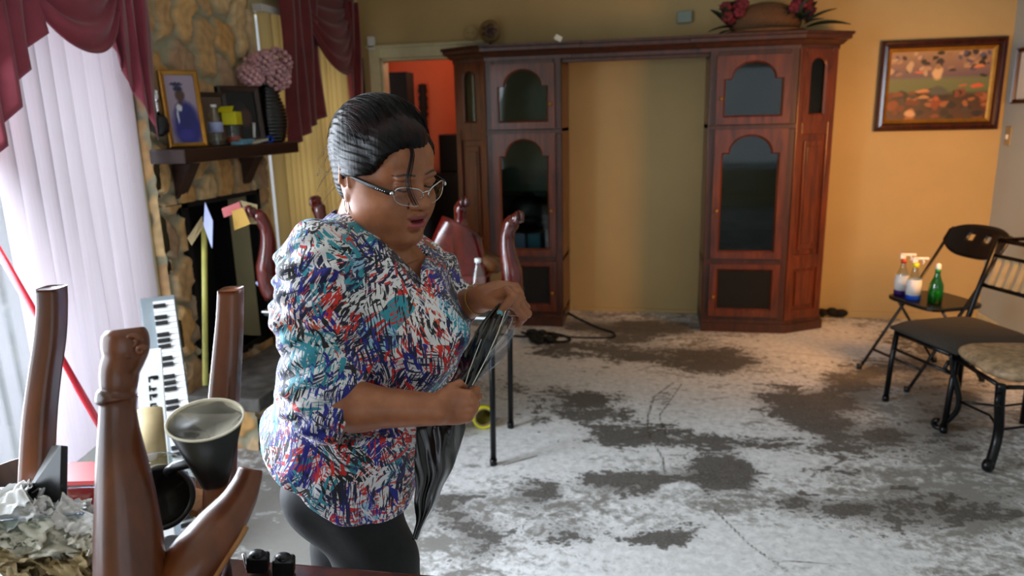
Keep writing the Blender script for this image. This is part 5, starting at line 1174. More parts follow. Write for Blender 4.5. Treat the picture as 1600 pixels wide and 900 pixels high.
# ------------------------------------------------------------ the woman
D0 = 1.40
WO = np.array([0, 0, 0.])+vFh*D0+vR*(-.26)         # her root on the floor
def Lp(px, py, dy=0.):
    r = ray(px, py); t = (D0+dy)/(r@vFh); p = CAM+r*t; return np.array([p@vR+.26, dy, p[2]])
class Field:
    def __init__(s, xs, ys, zs): s.a = [np.asarray(q, np.float32) for q in (xs, ys, zs)]; s.f = np.full([len(q) for q in s.a], .2, np.float32)
    def sub(s, lo, hi, m=0.):
        sl = []
        for q, l, h in zip(s.a, lo, hi): i = int(np.searchsorted(q, l-m)); j = int(np.searchsorted(q, h+m)); sl.append(slice(max(i, 0), max(j, i+1)))
        X = s.a[0][sl[0]][:, None, None]; Y = s.a[1][sl[1]][None, :, None]; Z = s.a[2][sl[2]][None, None, :]; return tuple(sl), X, Y, Z
    def union(s, fn, lo, hi, k=.01):
        sl, X, Y, Z = s.sub(lo, hi, k+.012)
        if min(q.stop-q.start for q in sl) < 1: return
        d = fn(X, Y, Z).astype(np.float32); f = s.f[sl]; h = np.maximum(k-np.abs(f-d), 0)/k; s.f[sl] = np.minimum(f, d)-h*h*k*.25
    def cut(s, fn, lo, hi, k=.004):
        sl, X, Y, Z = s.sub(lo, hi, k+.012)
        if min(q.stop-q.start for q in sl) < 1: return
        d = -fn(X, Y, Z).astype(np.float32); f = s.f[sl]; h = np.maximum(k-np.abs(f-d), 0)/k; s.f[sl] = np.maximum(f, d)+h*h*k*.25
    def cap(s, a, b, ra, rb, k=.012, op='union'):
        a = np.array(a, float); b = np.array(b, float); ab = b-a; L = ab@ab+1e-12; R_ = max(ra, rb)
        def fn(X, Y, Z):
            t = np.clip(((X-a[0])*ab[0]+(Y-a[1])*ab[1]+(Z-a[2])*ab[2])/L, 0, 1); return np.sqrt((X-a[0]-t*ab[0])**2+(Y-a[1]-t*ab[1])**2+(Z-a[2]-t*ab[2])**2)-(ra+(rb-ra)*t)
        getattr(s, op)(fn, np.minimum(a, b)-R_, np.maximum(a, b)+R_, k)
    def ell(s, c, r, k=.012, Rm=None, op='union'):
        c = np.array(c, float); r = np.array(r if hasattr(r, '__len__') else (r, r, r), float); Rm = np.eye(3) if Rm is None else Rm; R_ = r.max()
        ext = np.sqrt(((Rm*r[None, :])**2).sum(1))
        def fn(X, Y, Z):
            x, y, z = X-c[0], Y-c[1], Z-c[2]; u = [Rm[0, i]*x+Rm[1, i]*y+Rm[2, i]*z for i in range(3)]
            k0 = np.sqrt((u[0]/r[0])**2+(u[1]/r[1])**2+(u[2]/r[2])**2); k1 = np.sqrt((u[0]/r[0]**2)**2+(u[1]/r[1]**2)**2+(u[2]/r[2]**2)**2)+1e-9; return k0*(k0-1)/k1
        getattr(s, op)(fn, c-ext, c+ext, k)
    def surf(s):
        f = s.f; ins = f < 0; n = f.shape; a = s.a
        cnt = np.zeros([q-1 for q in n], np.int8)
        for i in (0, 1):
            for j in (0, 1):
                for k in (0, 1): cnt += ins[i:n[0]-1+i, j:n[1]-1+j, k:n[2]-1+k]
        act = np.argwhere((cnt > 0) & (cnt < 8)); idx = np.full(cnt.shape, -1, np.int32); idx[tuple(act.T)] = np.arange(len(act))
        P = np.zeros((len(act), 3)); N_ = np.zeros(len(act)); co = [(i, j, k) for i in (0, 1) for j in (0, 1) for k in (0, 1)]
        for u in co:
            for ax_ in range(3):
                if u[ax_]: continue
                v = list(u); v[ax_] = 1; A = act+np.array(u); B = act+np.array(v); fa = f[tuple(A.T)]; fb = f[tuple(B.T)]; m = (fa < 0) != (fb < 0)
                t = np.where(m, fa/np.where(m, fa-fb, 1), 0); pa = np.stack([a[q][A[:, q]] for q in range(3)], 1); pb = np.stack([a[q][B[:, q]] for q in range(3)], 1)
                P += (pa+(pb-pa)*t[:, None])*m[:, None]; N_ += m
        P /= N_[:, None]; Fs = []
        for ax_ in range(3):
            o1, o2 = [(1, 2), (2, 0), (0, 1)][ax_]; sl0 = [slice(None)]*3; sl1 = [slice(None)]*3; sl0[ax_] = slice(0, -1); sl1[ax_] = slice(1, None)
            ch = ins[tuple(sl0)] != ins[tuple(sl1)]; E_ = np.argwhere(ch)
            ok = (E_[:, o1] > 0) & (E_[:, o2] > 0) & (E_[:, o1] < n[o1]-1) & (E_[:, o2] < n[o2]-1); E_ = E_[ok]
            q = []
            for d1, d2 in ((0, 0), (-1, 0), (-1, -1), (0, -1)): G = E_.copy(); G[:, o1] += d1; G[:, o2] += d2; q.append(idx[tuple(G.T)])
            q = np.stack(q, 1); fl = ins[tuple(E_.T)]; q[~fl] = q[~fl][:, ::-1]; Fs.append(q)
        return P, np.concatenate(Fs)[:, ::-1].copy() if False else np.concatenate(Fs)
def rz_(a): c, s = math.cos(a), math.sin(a); return np.array([[c, -s, 0], [s, c, 0], [0, 0, 1.]])
def rx_(a): c, s = math.cos(a), math.sin(a); return np.array([[1, 0, 0], [0, c, -s], [0, s, c]])
def ry_(a): c, s = math.cos(a), math.sin(a); return np.array([[c, 0, s], [0, 1, 0], [-s, 0, c]])
# head frame: x lateral (her left +), y back, z up; face looks along -y
HS = .98
HY, HP, HR = math.radians(49), math.radians(13), math.radians(-3)
HM = rz_(HY) @ ry_(HR) @ rx_(HP)
HC = Lp(603, 274, -.03)
def hp_(p): return HC+HM@(np.array(p, float)*HS)
BR = rz_(math.radians(60))                   # torso: local x lateral, y back; faces mostly to the right
person = thing('person', 'woman in a bright brushstroke print blouse and black trousers holding a black bag', 'person', WO, YAW); ORG[person.name] = np.zeros(3)

def hand(F_, o, M3, side, curls, thumb, s=1.0, sp=1.0, k=.006):
    # canonical: x along the fingers, z back of the hand, thumb at +y*side
    T_ = lambda p: o+M3@(np.array([p[0], p[1]*side, p[2]])*s)
    F_.ell(T_((.045, .0, 0)), (.050*s, .040*s, .0165*s), .012, M3)
    F_.ell(T_((.030, .024, -.006)), (.032*s, .019*s, .017*s), .012, M3)
    F_.ell(T_((.035, -.024, -.006)), (.036*s, .017*s, .016*s), .012, M3)
    tips = []
    for i, (y, x0, L, r) in enumerate([(.030, .082, (.042, .026, .020), .0092), (.010, .087, (.046, .030, .021), .0094), (-.011, .083, (.043, .028, .021), .0088), (-.030, .074, (.034, .022, .018), .0078)]):
        p = np.array([x0-.006, y*sp, .002]); a = 0; c = curls[i]; spd = y*.12*sp
        F_.cap(T_((.03, y*.8, .003)), T_(p), .010*s, r*1.12*s, .008)
        F_.ell(T_(p+np.array([0, 0, .003])), r*1.15*s, .006)
        for j in range(3):
            a += math.radians(c[j]); d = np.array([math.cos(a), spd*(1 if j == 0 else .3), -math.sin(a)]); q = p+d*L[j]
            F_.cap(T_(p), T_(q), r*(1.0-.06*j)*s, r*(.95-.08*j)*s, .0035); F_.ell(T_(q), r*(1.0-.07*j)*s, .003) ; p = q
        tips.append(T_(p))
    p = np.array([.012, .022, -.006])
    for j, (q, ra, rb) in enumerate(zip(thumb, (.0145, .0115, .0105), (.0115, .0105, .0085))):
        q = np.array(q, float); F_.cap(T_(p), T_(q), ra*s, rb*s, .006 if j == 0 else .003); p = q
    return T_(p), T_
# body field ------------------------------------------------------
def axis(lo, hi, segs):
    out = [lo]; 
    while out[-1] < hi:
        st = next((d for a, b, d in segs if a <= out[-1] < b), .004); out.append(out[-1]+st)
    return np.array(out)
hc = HC
B_ = Field(axis(-.26, .36, [(-1, hc[0]+.13, .0017), (hc[0]+.13, 2, .0019)]), axis(-.40, .32, [(-.40, .12, .0019), (.12, 1, .004)]), axis(.84, 1.66, [(0, 1.0, .004), (1.0, hc[2]-.15, .0021), (hc[2]-.15, 3, .0017)]))
E3 = lambda c, r, k=.012, op='union': B_.ell(hp_(c), np.array(r)*HS if hasattr(r, '__len__') else r*HS, k, HM, op)
C3 = lambda a, b, ra, rb, k=.01, op='union': B_.cap(hp_(a), hp_(b), ra*HS, rb*HS, k, op)
E3((0, .012, .036), (.075, .086, .082), .02)
E3((0, -.028, -.030), (.066, .066, .080), .03)
E3((0, -.056, .045), (.058, .034, .042), .03)
for s in (-1, 1):
    E3((s*.036, -.060, -.034), (.030, .026, .026), .025); E3((s*.046, -.028, -.066), (.031, .040, .038), .03)
    E3((s*.028, -.086, .022), (.020, .009, .007), .012)
    E3((s*.062, .0, -.03), (.018, .04, .04), .03)
E3((0, -.074, -.099), (.028, .022, .019), .018); E3((0, -.034, -.100), (.058, .046, .030), .02); E3((0, -.072, -.060), (.036, .024, .028), .02)
for s in (-1, 1):
    E3((s*.031, -.1005, .002), (.019, .015, .0125), .010, 'cut')
    E3((s*.031, -.0765, .003), .0150, .003); E3((s*.031, -.0835, .0085), (.018, .0105, .0075), .004)      # eyeball, upper lid looking down
    E3((s*.031, -.083, -.0085), (.016, .008, .004), .006)
C3((0, -.088, .010), (0, -.108, -.022), .0075, .0105, .012); E3((0, -.1105, -.026), (.0135, .0115, .0105), .008)
for s in (-1, 1): E3((s*.0145, -.099, -.029), (.0095, .011, .0085), .006); E3((s*.007, -.107, -.0375), (.0042, .006, .003), .003, 'cut')
C3((0, -.104, -.034), (0, -.098, -.048), .006, .007, .012)
E3((0, -.0965, -.0535), (.023, .010, .0055), .006); E3((-.008, -.0985, -.052), (.010, .008, .005), .004); E3((.008, -.0985, -.052), (.010, .008, .005), .004)
E3((0, -.0945, -.0705), (.020, .0105, .0070), .006)
E3((0, -.102, -.0618), (.0175, .018, .0036), .003, 'cut'); E3((0, -.092, -.081), (.018, .007, .0045), .006, 'cut')
for s in (-1, 1):
    C3((s*.020, -.092, -.028), (s*.033, -.082, -.062), .0022, .0015, .006, 'cut')
    # ear
    E3((s*.079, .014, -.004), (.008, .020, .033), .006); E3((s*.0845, .016, .004), (.005, .011, .019), .004, 'cut'); E3((s*.080, .010, -.033), (.0075, .009, .010), .005)
    C3((s*.086, .026, .022), (s*.084, .030, -.010), .0042, .004, .003); C3((s*.085, .002, -.010), (s*.085, .006, .004), .0035, .003, .003)
nb = Lp(558, 392, .03)
C3((0, .034, -.05), tuple(np.linalg.inv(HM)@(nb-HC)/HS), .055, .062, .012)
B_.ell(nb+np.array([0, 0, -.05]), (.095, .075, .05), .05, BR)
# torso core
for (px_, py_, dy, la, de, hz) in [(575, 430, 0, .165, .095, .08), (592, 500, 0, .175, .130, .12), (575, 590, 0, .17, .13, .12)]: B_.ell(Lp(px_, py_, dy), (la, de, hz), .05, BR)
B_.ell(Lp(608, 448, -.035), (.075, .045, .06), .04, BR)
for px_, dy in ((672, -.085), (680, .05)): B_.ell(Lp(px_-12, 515, dy), (.072, .070, .072), .04)
# near arm
sh = Lp(498, 425, -.15); el = Lp(506, 634, -.22); wr = Lp(684, 640, -.225)
B_.cap(sh, el, .046, .044, .03); m1 = el+(wr-el)*.30; B_.cap(el, m1, .042, .040, .02); B_.cap(m1, wr, .040, .0275, .02)
# right (near) hand, fist seen from its back
Mf = np.stack([np.array([.995, .06, .02]), np.array([0, .12, .99]), np.array([.0, -.99, .12])], 1); Mf[:, 1] = np.cross(Mf[:, 2], Mf[:, 0]); Mf[:, 1] /= np.linalg.norm(Mf[:, 1]); Mf[:, 2] = np.cross(Mf[:, 0], Mf[:, 1])
ho = Lp(684, 637, -.222)
hand(B_, ho, Mf, 1, [(68, 88, 45), (72, 90, 45), (74, 90, 45), (74, 88, 45)], [(.034, .042, -.012), (.052, .046, -.028), (.064, .034, -.042)], .72*1.05, .88)
# far arm and left hand
sh2 = Lp(655, 405, .13); el2 = Lp(688, 492, .16); wr2 = Lp(758, 465, .01)
B_.cap(sh2, el2, .042, .041, .03); B_.cap(el2, wr2, .041, .027, .02)
gx = np.array([.93, -.22, -.12]); gx /= np.linalg.norm(gx); gz = np.array([.22, -.50, .84]); gz -= gx*(gz@gx); gz /= np.linalg.norm(gz); gy = np.cross(gz, gx); Mh = np.stack([gx, gy, gz], 1)
hO = Lp(756, 456, .012); cT = [tuple((Mh.T@(Lp(*q)-hO))/.86*np.array([1, -1, 1])) for q in ((792, 454, -.030), (801, 462, -.052), (781, 488, -.050))]
thT, ThT = hand(B_, hO, Mh, -1, [(55, 62, 35), (58, 66, 40), (62, 66, 40), (64, 66, 40)], cT, .88, .95)
Pb, Fb = B_.surf()
# skin tints: lips, brows, lash line, nails, dark mouth gap; nostril shade painted in (alpha = strength)
tint = np.zeros((len(Pb), 4), np.float32); Ph = (Pb-HC)@HM/HS
def paint(w_, col): 
    w_ = np.clip(w_, 0, 1)[:, None]; c = np.array(s2l(col)[:3]); a = tint[:, 3:4]; tint[:, :3] = tint[:, :3]*(1-w_)+c*w_; tint[:, 3:4] = a+(1-a)*w_
tint[:, :3] = np.array(s2l((.50, .30, .21))[:3])
def em(c, r): return np.sqrt((((Ph-np.array(c))/np.array(r))**2).sum(1))
paint((1.25-em((0, -.098, -.0545), (.0235, .013, .0062)))*6, (.50, .22, .22)); paint((1.22-em((0, -.098, -.0705), (.0205, .014, .0075)))*6, (.62, .27, .28))
paint((1.1-em((0, -.095, -.0618), (.019, .012, .0028)))*5, (.20, .06, .06))
for s in (-1, 1):
    for j in range(9):
        u = j/8; c = (s*(.014+.034*u), -.098+.022*u*u, .0255+.006*math.sin(u*2.4)-.004*u); paint((1.1-em(c, (.0050, .016, .0024)))*1.6, (.14, .08, .06))
        c = (s*(.019+.025*u), -.097+.012*u*u, .0005-.003*math.sin(u*PI)); paint((1.1-em(c, (.0034, .016, .0018)))*5, (.05, .03, .03))
    paint((1.1-em((s*.007, -.108, -.0365), (.0045, .008, .0035)))*2, (.12, .05, .04))
dn = np.linalg.norm(Pb-(thT+np.array([-.002, -.008, .000])), axis=1); paint((.0085-dn)*900, (.42, .72, .74))
body = mesh_obj('body', Pb, Fb, M['skin'], person, world=False, colors=tint, attr='tint')

# hair ----------------------------------------------------------------
Hf = Field(axis(hc[0]-.19, hc[0]+.17, [(-9, 9, .0019)]), axis(hc[1]-.17, hc[1]+.21, [(-9, 9, .0019)]), axis(hc[2]-.12, hc[2]+.18, [(-9, 9, .0019)]))
def EH(c, r, k=.03, op='union'): Hf.ell(hp_(c), np.array(r)*HS, k, HM, op)
EH((0, .018, .046), (.0865, .094, .088)); EH((0, .040, .086), (.073, .068, .062), .03); EH((0, .040, .015), (.083, .070, .078), .03); EH((-.01, -.040, .085), (.058, .045, .030), .02); EH((0, .058, -.040), (.055, .040, .045), .02)
EH((-.052, -.035, .055), (.028, .045, .035), .02); EH((-.075, -.005, .030), (.018, .035, .035), .015); EH((.06, -.02, .05), (.025, .04, .035), .02)
def plane_cut(X, Y, Z):
    x, y, z = X-HC[0], Y-HC[1], Z-HC[2]; u = [(HM[0, i]*x+HM[1, i]*y+HM[2, i]*z)/HS for i in range(3)]
    # keep y > front(z): returns negative inside the removed face region
    fr = np.interp(u[2], [-.15, -.06, -.02, .004, .02, .045, .065, .09, .2], [.050, .040, .036, .020, -.030, -.052, -.066, -.14, -.2]) - .012*np.clip(-u[0]/.08, 0, 1)*np.clip((u[2]-.0)/.03, 0, 1)
    return (u[1]-fr)*.75
Hf.cut(plane_cut, hc-.3, hc+.3, .008)
def strands(X, Y, Z): return None
sl, X, Y, Z = Hf.sub(hc-.5, hc+.5)
x, y, z = X-HC[0], Y-HC[1], Z-HC[2]; u = [(HM[0, i]*x+HM[1, i]*y+HM[2, i]*z)/HS for i in range(3)]
th_ = np.arctan2(u[0], u[2]+.01); rr_ = np.sqrt((u[1]+.0)**2+(u[2]-.0)**2)
Hf.f += (.0007*np.sin(th_*46+rr_*90+2*np.sin(u[1]*20))+.0005*np.sin(th_*120-rr_*160+3*np.sin(u[1]*30+1))+.0025*np.sin(u[1]*30+th_*5)).astype(np.float32)
Pq, Fq_ = Hf.surf(); hair = mesh_obj('hair', Pq, Fq_, M['hair'], person, world=False)
b = MB(); r_ = random.Random(5)
def srf(u0, v0, off):
    # point on the hair shell in head space: u0 azimuth around x-axis sweep, v0 lateral
    x = .078*math.sin(v0); rad = math.cos(v0); return np.array([x*1.08, .022-.100*math.cos(u0)*rad**.6*1.0, .045+.098*math.sin(u0)*rad**.6])*(1)+np.array([0, 0, off])
for k in range(190):
    v0 = r_.uniform(-1.35, 1.2); a0 = r_.uniform(.45, 1.3); a1 = a0+r_.uniform(.9, 1.9); off = r_.uniform(-.004, .005); P = []
    for j in range(12):
        t = j/11; a = a0+(a1-a0)*t; P.append(hp_(srf(a, v0+.06*math.sin(t*3+k), off+.004*math.sin(t*PI))))
    b.tube(P, [.0005]*12, 4)
for k in range(14):   # stray wisps at the nape
    p = np.array([r_.uniform(-.07, -.02), .085+r_.uniform(-.02, .015), r_.uniform(-.05, .05)]); d = np.array([r_.uniform(-.2, .1), 1, r_.uniform(-1.2, .2)]); P = [hp_(p+d*.045*t/6*r_.uniform(.8, 1.2)+np.array([0, 0, -.02*(t/6)**2])) for t in range(7)]; b.tube(P, [.0005-.00004*t for t in range(7)], 4)
for k in range(8):   # lock falling over the forehead
    o_ = np.array([r_.uniform(-.003, .003), r_.uniform(-.003, .002), 0]); P = [hp_(np.array(q)+o_*(1+i*.2)) for i, q in enumerate([(-.012, -.070, .088), (-.022, -.094, .070), (-.033, -.104, .050), (-.041, -.108, .026), (-.039, -.114, .002), (-.026, -.117, -.022)])]
    PP = []
    for q in np.linspace(0, 4.999, 22): i = int(q); f = q-i; p0, p1, p2, p3 = P[max(i-1, 0)], P[i], P[i+1], P[min(i+2, 5)]; PP.append(.5*((2*p1)+(-p0+p2)*f+(2*p0-5*p1+4*p2-p3)*f*f+(-p0+3*p1-3*p2+p3)*f**3))
    b.tube(PP, [.0009-.00002*i for i in range(22)], 5)
b.build('hair_strands', M['hair'], hair, world=False)

# blouse --------------------------------------------------------------
Q = Field(axis(-.27, .30, [(-9, 9, .0030)]), axis(-.36, .30, [(-.36, .1, .003), (.1, 9, .0045)]), axis(.74, 1.50, [(-9, 9, .0030)]))
for (px_, py_, dy, la, de, hz) in [(560, 400, .0, .150, .105, .065), (574, 440, 0, .195, .125, .10), (588, 510, 0, .205, .155, .14), (575, 610, 0, .205, .165, .15), (545, 700, 0, .20, .155, .15), (525, 770, 0, .195, .140, .12)]: Q.ell(Lp(px_, py_, dy), (la, de, hz), .06, BR)
for px_, dy in ((662, -.085), (668, .06)): Q.ell(Lp(px_, 525, dy), (.085, .085, .088), .05)
Q.ell(Lp(470, 690, .02), (.085, .10, .09), .06)
Q.ell(Lp(618, 445, -.06), (.09, .058, .075), .05, BR); Q.cap(Lp(555, 690, -.075), Lp(548, 800, -.085), .110, .112, .05)
# collar and neck
Q.cap(Lp(560, 372, .02), Lp(566, 400, .02), .070, .085, .04)
Q.cap(Lp(500, 400, -.12), Lp(650, 395, .12), .062, .058, .05)
# near sleeve
Q.cap(Lp(502, 415, -.145), Lp(492, 500, -.17), .070, .072, .03); Q.cap(Lp(492, 500, -.17), Lp(502, 600, -.20), .070, .066, .02)
Q.cap(Lp(502, 600, -.20), Lp(512, 640, -.215), .062, .058, .02); Q.cap(Lp(512, 640, -.215), Lp(556, 646, -.22), .058, .047, .02)
# far sleeve
Q.cap(Lp(657, 400, .11), Lp(692, 470, .14), .070, .056, .03); Q.cap(Lp(692, 470, .14), Lp(716, 472, .10), .048, .044, .02)
# folds
sl, X, Y, Z = Q.sub((-9, -9, -9), (9, 9, 9))
def P2(px_, py_, dy=-.2): return Lp(px_, py_, dy)
sc_ = np.clip((1.35-Z)/.25, .15, 1)
arm = np.clip((-.08-Y)/.08, 0, 1)*np.clip((.02-X)/.05, 0, 1)*np.clip((Z-.98)/.05, 0, 1)
fold = .0035*np.sin(Z*60+X*38+2.2*np.sin(X*17+Z*13))*sc_ + .003*np.sin(X*75-Z*28+2*np.sin(Z*20+Y*9))*sc_
fold = fold*(1-arm)+arm*(.0045*np.sin(Z*95+X*60+2.*np.sin(Z*31+X*12))+.003*np.sin(Z*150-X*70+Y*30))
fold = fold+.006*np.sin(X*34+Y*30+1.0)*np.clip((1.0-Z)/.15, 0, 1)
Q.f += fold.astype(np.float32)
# hem line
hx = [(380, 690), (408, 700), (440, 730), (488, 746), (525, 774), (570, 795), (605, 800), (648, 795), (720, 780)]
hX = [Lp(a, c, -.10)[0] for a, c in hx]; hZ = [Lp(a, c, -.12)[2] for a, c in hx]
Q.cut(lambda X, Y, Z: (Z-np.interp(X, hX, hZ)-.03*np.clip(Y+.12, 0, .4)/.3+0*Y)*.9, (-9, -9, -9), (9, 9, 9), .004)
# sleeve opening
zlow_ = Lp(540, 703, -.22)[2]
a_ = Lp(566, 606, -.22); c_ = Lp(530, 690, -.22); dv = (c_-a_); nn_ = np.array([-dv[2], 0, dv[0]]); nn_ /= np.linalg.norm(nn_); nn_ = nn_ if nn_[0] > 0 else -nn_
Q.cut(lambda X, Y, Z: np.maximum(-((X-a_[0])*nn_[0]+(Z-a_[2])*nn_[2]), np.maximum(np.maximum(Y+.145, Z-a_[2]-.03), zlow_-Z)), (-9, -9, -9), (9, 9, 9), .003)
# neck opening: V in front, ring at the back
V0, V1, V2 = Lp(652, 462, -.15), Lp(566, 366, -.17), Lp(642, 350, -.17)
def vcut(X, Y, Z):
    def edge(a, b_):
        ex_, ez_ = b_[0]-a[0], b_[2]-a[2]; L = math.hypot(ex_, ez_); return ((X-a[0])*ez_-(Z-a[2])*ex_)/L
    d = np.maximum(np.maximum(edge(V1, V0), edge(V0, V2)), edge(V2, V1)); d2 = np.maximum(np.maximum(-edge(V1, V0), -edge(V0, V2)), -edge(V2, V1))
    return np.maximum(np.minimum(d, d2), Y-.04)
Q.cut(vcut, (-9, -9, -9), (9, 9, 9), .004)
nt = hp_((0, .034, -.05)); dN = nb-nt
B2 = Field(*[Q.a[0], Q.a[1], Q.a[2]]); B2.cap(nt-dN*.3, nb-dN*.05, .064*HS, .068*HS, .01); hollow = B2.f
def hol(X, Y, Z): return hollow
h_ = -hollow; Q.f = np.maximum(Q.f, h_)
zc_ = Lp(560, 325, 0)[2]; zf_ = Lp(600, 372, 0)[2]
x0_, x1_ = Lp(535, 0, 0)[0], Lp(600, 0, 0)[0]
Q.cut(lambda X, Y, Z: (zc_+(zf_-zc_)*np.clip((X-x0_)/(x1_-x0_), -.5, 2)-Z+0*Y)*.9, (-9, -9, -9), (9, 9, 9), .003)
Pq, Fq_ = Q.surf(); blouse = mesh_obj('blouse', Pq, Fq_, M['blouse'], person, world=False)

# trousers and shoes ----------------------------------------------------
K = Field(axis(-.36, .32, [(-9, 9, .005)]), axis(-.30, .34, [(-9, 9, .005)]), axis(.03, .98, [(-9, 9, .005)]))
K.ell(Lp(548, 745, 0), (.165, .108, .12), .05, BR)
hipn = Lp(552, 775, -.075); kn = np.array([Lp(612, 900, -.1)[0]+.03, -.10, .47]); an_ = np.array([kn[0]-.04, -.09, .10])
K.cap(hipn, Lp(590, 880, -.095), .090, .074, .05); K.cap(Lp(590, 880, -.095), kn, .078, .062, .03); K.cap(kn, an_, .060, .046, .03)
hipf = Lp(555, 780, .08); knf = np.array([Lp(512, 890, .1)[0]+.02, .10, .47]); anf = np.array([knf[0]-.18, .10, .14])
K.cap(hipf, knf, .095, .066, .05); K.cap(knf, anf, .062, .046, .03)
K.ell(Lp(510, 735, .0), (.055, .08, .07), .05)
K.f += (.0025*np.sin(K.a[2][None, None, :]*50+K.a[0][:, None, None]*70+K.a[1][None, :, None]*30)).astype(np.float32)
Pq, Fq_ = K.surf(); mesh_obj('trousers', Pq, Fq_, M['trousers'], person, world=False)
for nm, a, tilt_ in (('shoe', an_, 0), ('shoe', anf, .35)):
    S_ = Field(axis(a[0]-.12, a[0]+.26, [(-9, 9, .005)]), axis(a[1]-.08, a[1]+.08, [(-9, 9, .005)]), axis(-.002, .22, [(-9, 9, .005)]))
    zz = a[2]-.06 if tilt_ else .04
    S_.ell((a[0]+.0, a[1], max(zz, .045)+(.03 if tilt_ else 0)), (.05, .036, .042), .02); S_.cap((a[0]+.02, a[1], .05 if not tilt_ else .06), (a[0]+.15, a[1]-.01, .032), .036, .030, .02); S_.cap(a, (a[0], a[1], max(zz, .05)), .036, .036, .02)
    Pq, Fq_ = S_.surf(); Pq[:, 2] = np.maximum(Pq[:, 2], 0.002); mesh_obj(nm, Pq, Fq_, M['blackmat'], person, world=False)

# glasses ---------------------------------------------------------------
def gp(x, y, z): return hp_((x, y, z))
gz0 = -.008
def lens_pts(s, n=28, gr=1.0):
    P = []
    for k in range(n):
        a = 2*PI*k/n; f = lambda x, e: math.copysign(abs(x)**e, x); dx = .0275*f(math.cos(a), .7)*gr; dz = .0168*f(math.sin(a), .7)*gr
        X = s*(.0335+dx); z = gz0+dz+.004*(dx/.026); P.append(gp(X, -.113+.0045*((abs(X))/.06)**2*4, z))
    return P
gl_ = MB()
for s in (-1, 1):
    P = lens_pts(s); gl_.tube(P+[P[0]], .0008, 6, cap=False)
    gl_.tube([P[k] for k in range(0, 15)], .0013, 6)
gl_.tube([gp(-.008, -.113, gz0+.006), gp(-.003, -.117, gz0+.009), gp(.003, -.117, gz0+.009), gp(.008, -.113, gz0+.006)], .0013, 6)
for s in (-1, 1): gl_.tube([gp(s*.009, -.113, gz0-.002), gp(s*.0115, -.106, gz0-.006)], .0007, 5)
glo = gl_.build('glasses', M['chrome'], person, world=False)
for s in (-1, 1):
    P = lens_pts(s, gr=.985); lm = MB(); c = sum(P)/len(P); lm.add([c]+P, [(0, 1+k, 1+(k+1) % len(P)) for k in range(len(P))]); lm.build('lens', M['lens'], glo, world=False)
    tm = MB(); q = [gp(s*.061, -.096, gz0+.008), gp(s*.069, -.089, gz0+.009), gp(s*.078, -.045, gz0+.012), gp(s*.083, -.005, gz0+.016), gp(s*.083, .02, gz0+.012)]
    tm.tube(q, [.0042, .0052, .0046, .0030, .0022], 8, flat=.45 if True else 1, up=tuple(np.cross(HM[:, 2], HM[:, 1]))); tm.build('temple', M['black'], glo, world=False)
    st_ = MB()
    for k in range(5): p = q[1]+(q[2]-q[1])*(.15+.11*k); st_.ball(p+HM[:, 0]*s*.0022, .0011, 8, 6)
    st_.ball(gp(s*.0655, -.094, gz0+.008), (.004, .003, .004), 10, 8); st_.build('crystal', M['chrome'], glo, world=False)
er = MB(); ec = hp_((-.083, .011, -.052))
er.tube([ec+HM[:, 1]*.0065*math.cos(a)+vU*.0*0+np.array([0, 0, .0135*math.sin(a)]) for a in np.linspace(0, 2*PI, 25)], .0011, 6, cap=False); er.build('hoop_earring', M['chrome'], person, world=False)
br = MB(); bc = Lp(752, 466, .018); axb = wr2-el2; axb /= np.linalg.norm(axb); u_ = np.cross(axb, (0, 0, 1)); u_ /= np.linalg.norm(u_); v_ = np.cross(axb, u_)
br.tube([bc-axb*.012+(u_*math.cos(a)+v_*math.sin(a))*.031 for a in np.linspace(0, 2*PI, 33)], .0013, 6, cap=False); br.build('bracelet', M['gold'], person, world=False)

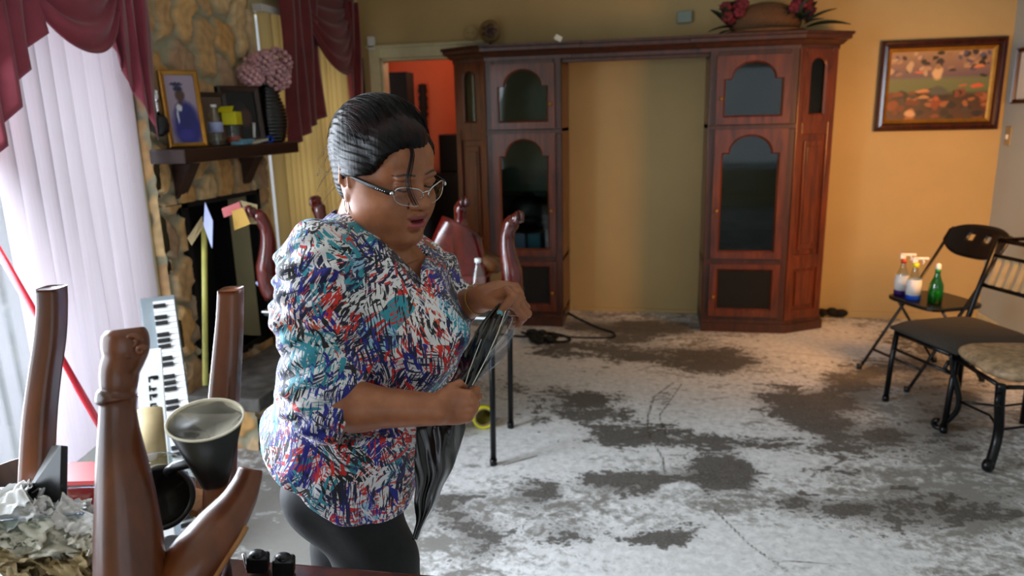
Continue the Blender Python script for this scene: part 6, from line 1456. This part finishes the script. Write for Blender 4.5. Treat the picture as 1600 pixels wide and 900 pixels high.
# black bag -------------------------------------------------------------
def LW(p): return CAM*0+vR*(p[0]-.26)+vFh*(D0+p[1])+vU*p[2]
rowsb = [(474, 778, 790, -.025), (485, 770, 793, -.030), (500, 758, 789, -.045), (520, 742, 783, -.080), (550, 726, 771, -.115), (580, 712, 755, -.15), (603, 700, 740, -.175), (635, 690, 728, -.185), (668, 652, 726, -.18), (700, 648, 719, -.17), (740, 649, 702, -.16), (780, 649, 683, -.15), (815, 650, 666, -.14), (843, 646, 651, -.135)]
rb_ = np.array(rowsb, float); n1, n2 = 90, 34; G = np.zeros((n1, n2, 3)); yy = np.linspace(474, 843, n1)
for i, y_ in enumerate(yy):
    l, r__, dy = [np.interp(y_, rb_[:, 0], rb_[:, k]) for k in (1, 2, 3)]
    for j in range(n2):
        u = j/(n2-1); wv = .5+.5*math.sin(y_*.012+2)
        dd_ = dy+.006*math.sin(u*9+y_*.014+1.8*math.sin(y_*.021))+.0022*math.sin(u*23-y_*.05+2*math.sin(y_*.04))-.016*math.sin(PI*u)
        G[i, j] = LW(Lp(l+(r__-l)*u+1.2*math.sin(y_*.11+u*3), y_, dd_))
bagt = thing('plastic_bag', 'black plastic bag gathered in her raised hand and hanging past her fist', 'bag', LW(Lp(690, 700, -.17))*np.array([1, 1, 0])+vU*LW(Lp(650, 843, -.14))[2])
b = MB(); b.grid(G); b.build('bag_sheet', M['bag'], bagt, solid=.0025)
G2 = np.zeros((40, 14, 3))
for i in range(40):
    t = i/39; l = LW(Lp(*(np.array([792, 488])+(np.array([744, 592])-np.array([792, 488]))*t), -.10-.05*t))
    for j in range(14): u = j/13; G2[i, j] = l+vR*(.035*u*math.sin(PI*min(1, .1+t*.95))**.8)+vFh*(.02*math.sin(u*6+t*7)+.03*u)-vU*.012*u
b = MB(); b.grid(G2); b.build('clear_lining', M['clearfilm'], bagt)
b = MB(); b.tube([LW(Lp(*p, d)) for p, d in (((790, 486), -.085), ((778, 520), -.115), ((762, 556), -.145), ((747, 585), -.175), ((738, 602), -.195))], .0009, 6)
b.tube([LW(Lp(*p, d)) for p, d in (((752, 530), -.118), ((742, 556), -.148), ((733, 580), -.175), ((727, 600), -.195))], .0007, 6); b.build('pale_seam', M['paper'], bagt)

# repeats of a kind share a group phrase
GROUPS = {'vertical_blinds': 'vertical blinds on the left wall windows', 'swag_valance': 'swag valances on the left wall windows', 'storage_tin': 'tins behind the left tower glass',
          'photo_frame': 'photo frames on the mantel', 'framed_picture': 'framed pictures hung on the walls', 'power_cable': 'cables on the bare floor', 'water_bottle': 'clear water bottles',
          'folded_leaflet': 'leaflets on the dowel', 'storage_box': 'dark boxes stacked under the folding table', 'spray_bottle': 'spray bottles on the folding chair', 'wood_offcut': 'wood offcuts on the table',
          'beige_packet': 'beige packets in the clear container', 'black_clamp': 'black devices on the table edge'}
for o in bpy.data.objects:
    k = o.name.split('.')[0]
    if o.parent is None and k in GROUPS: o['group'] = GROUPS[k]
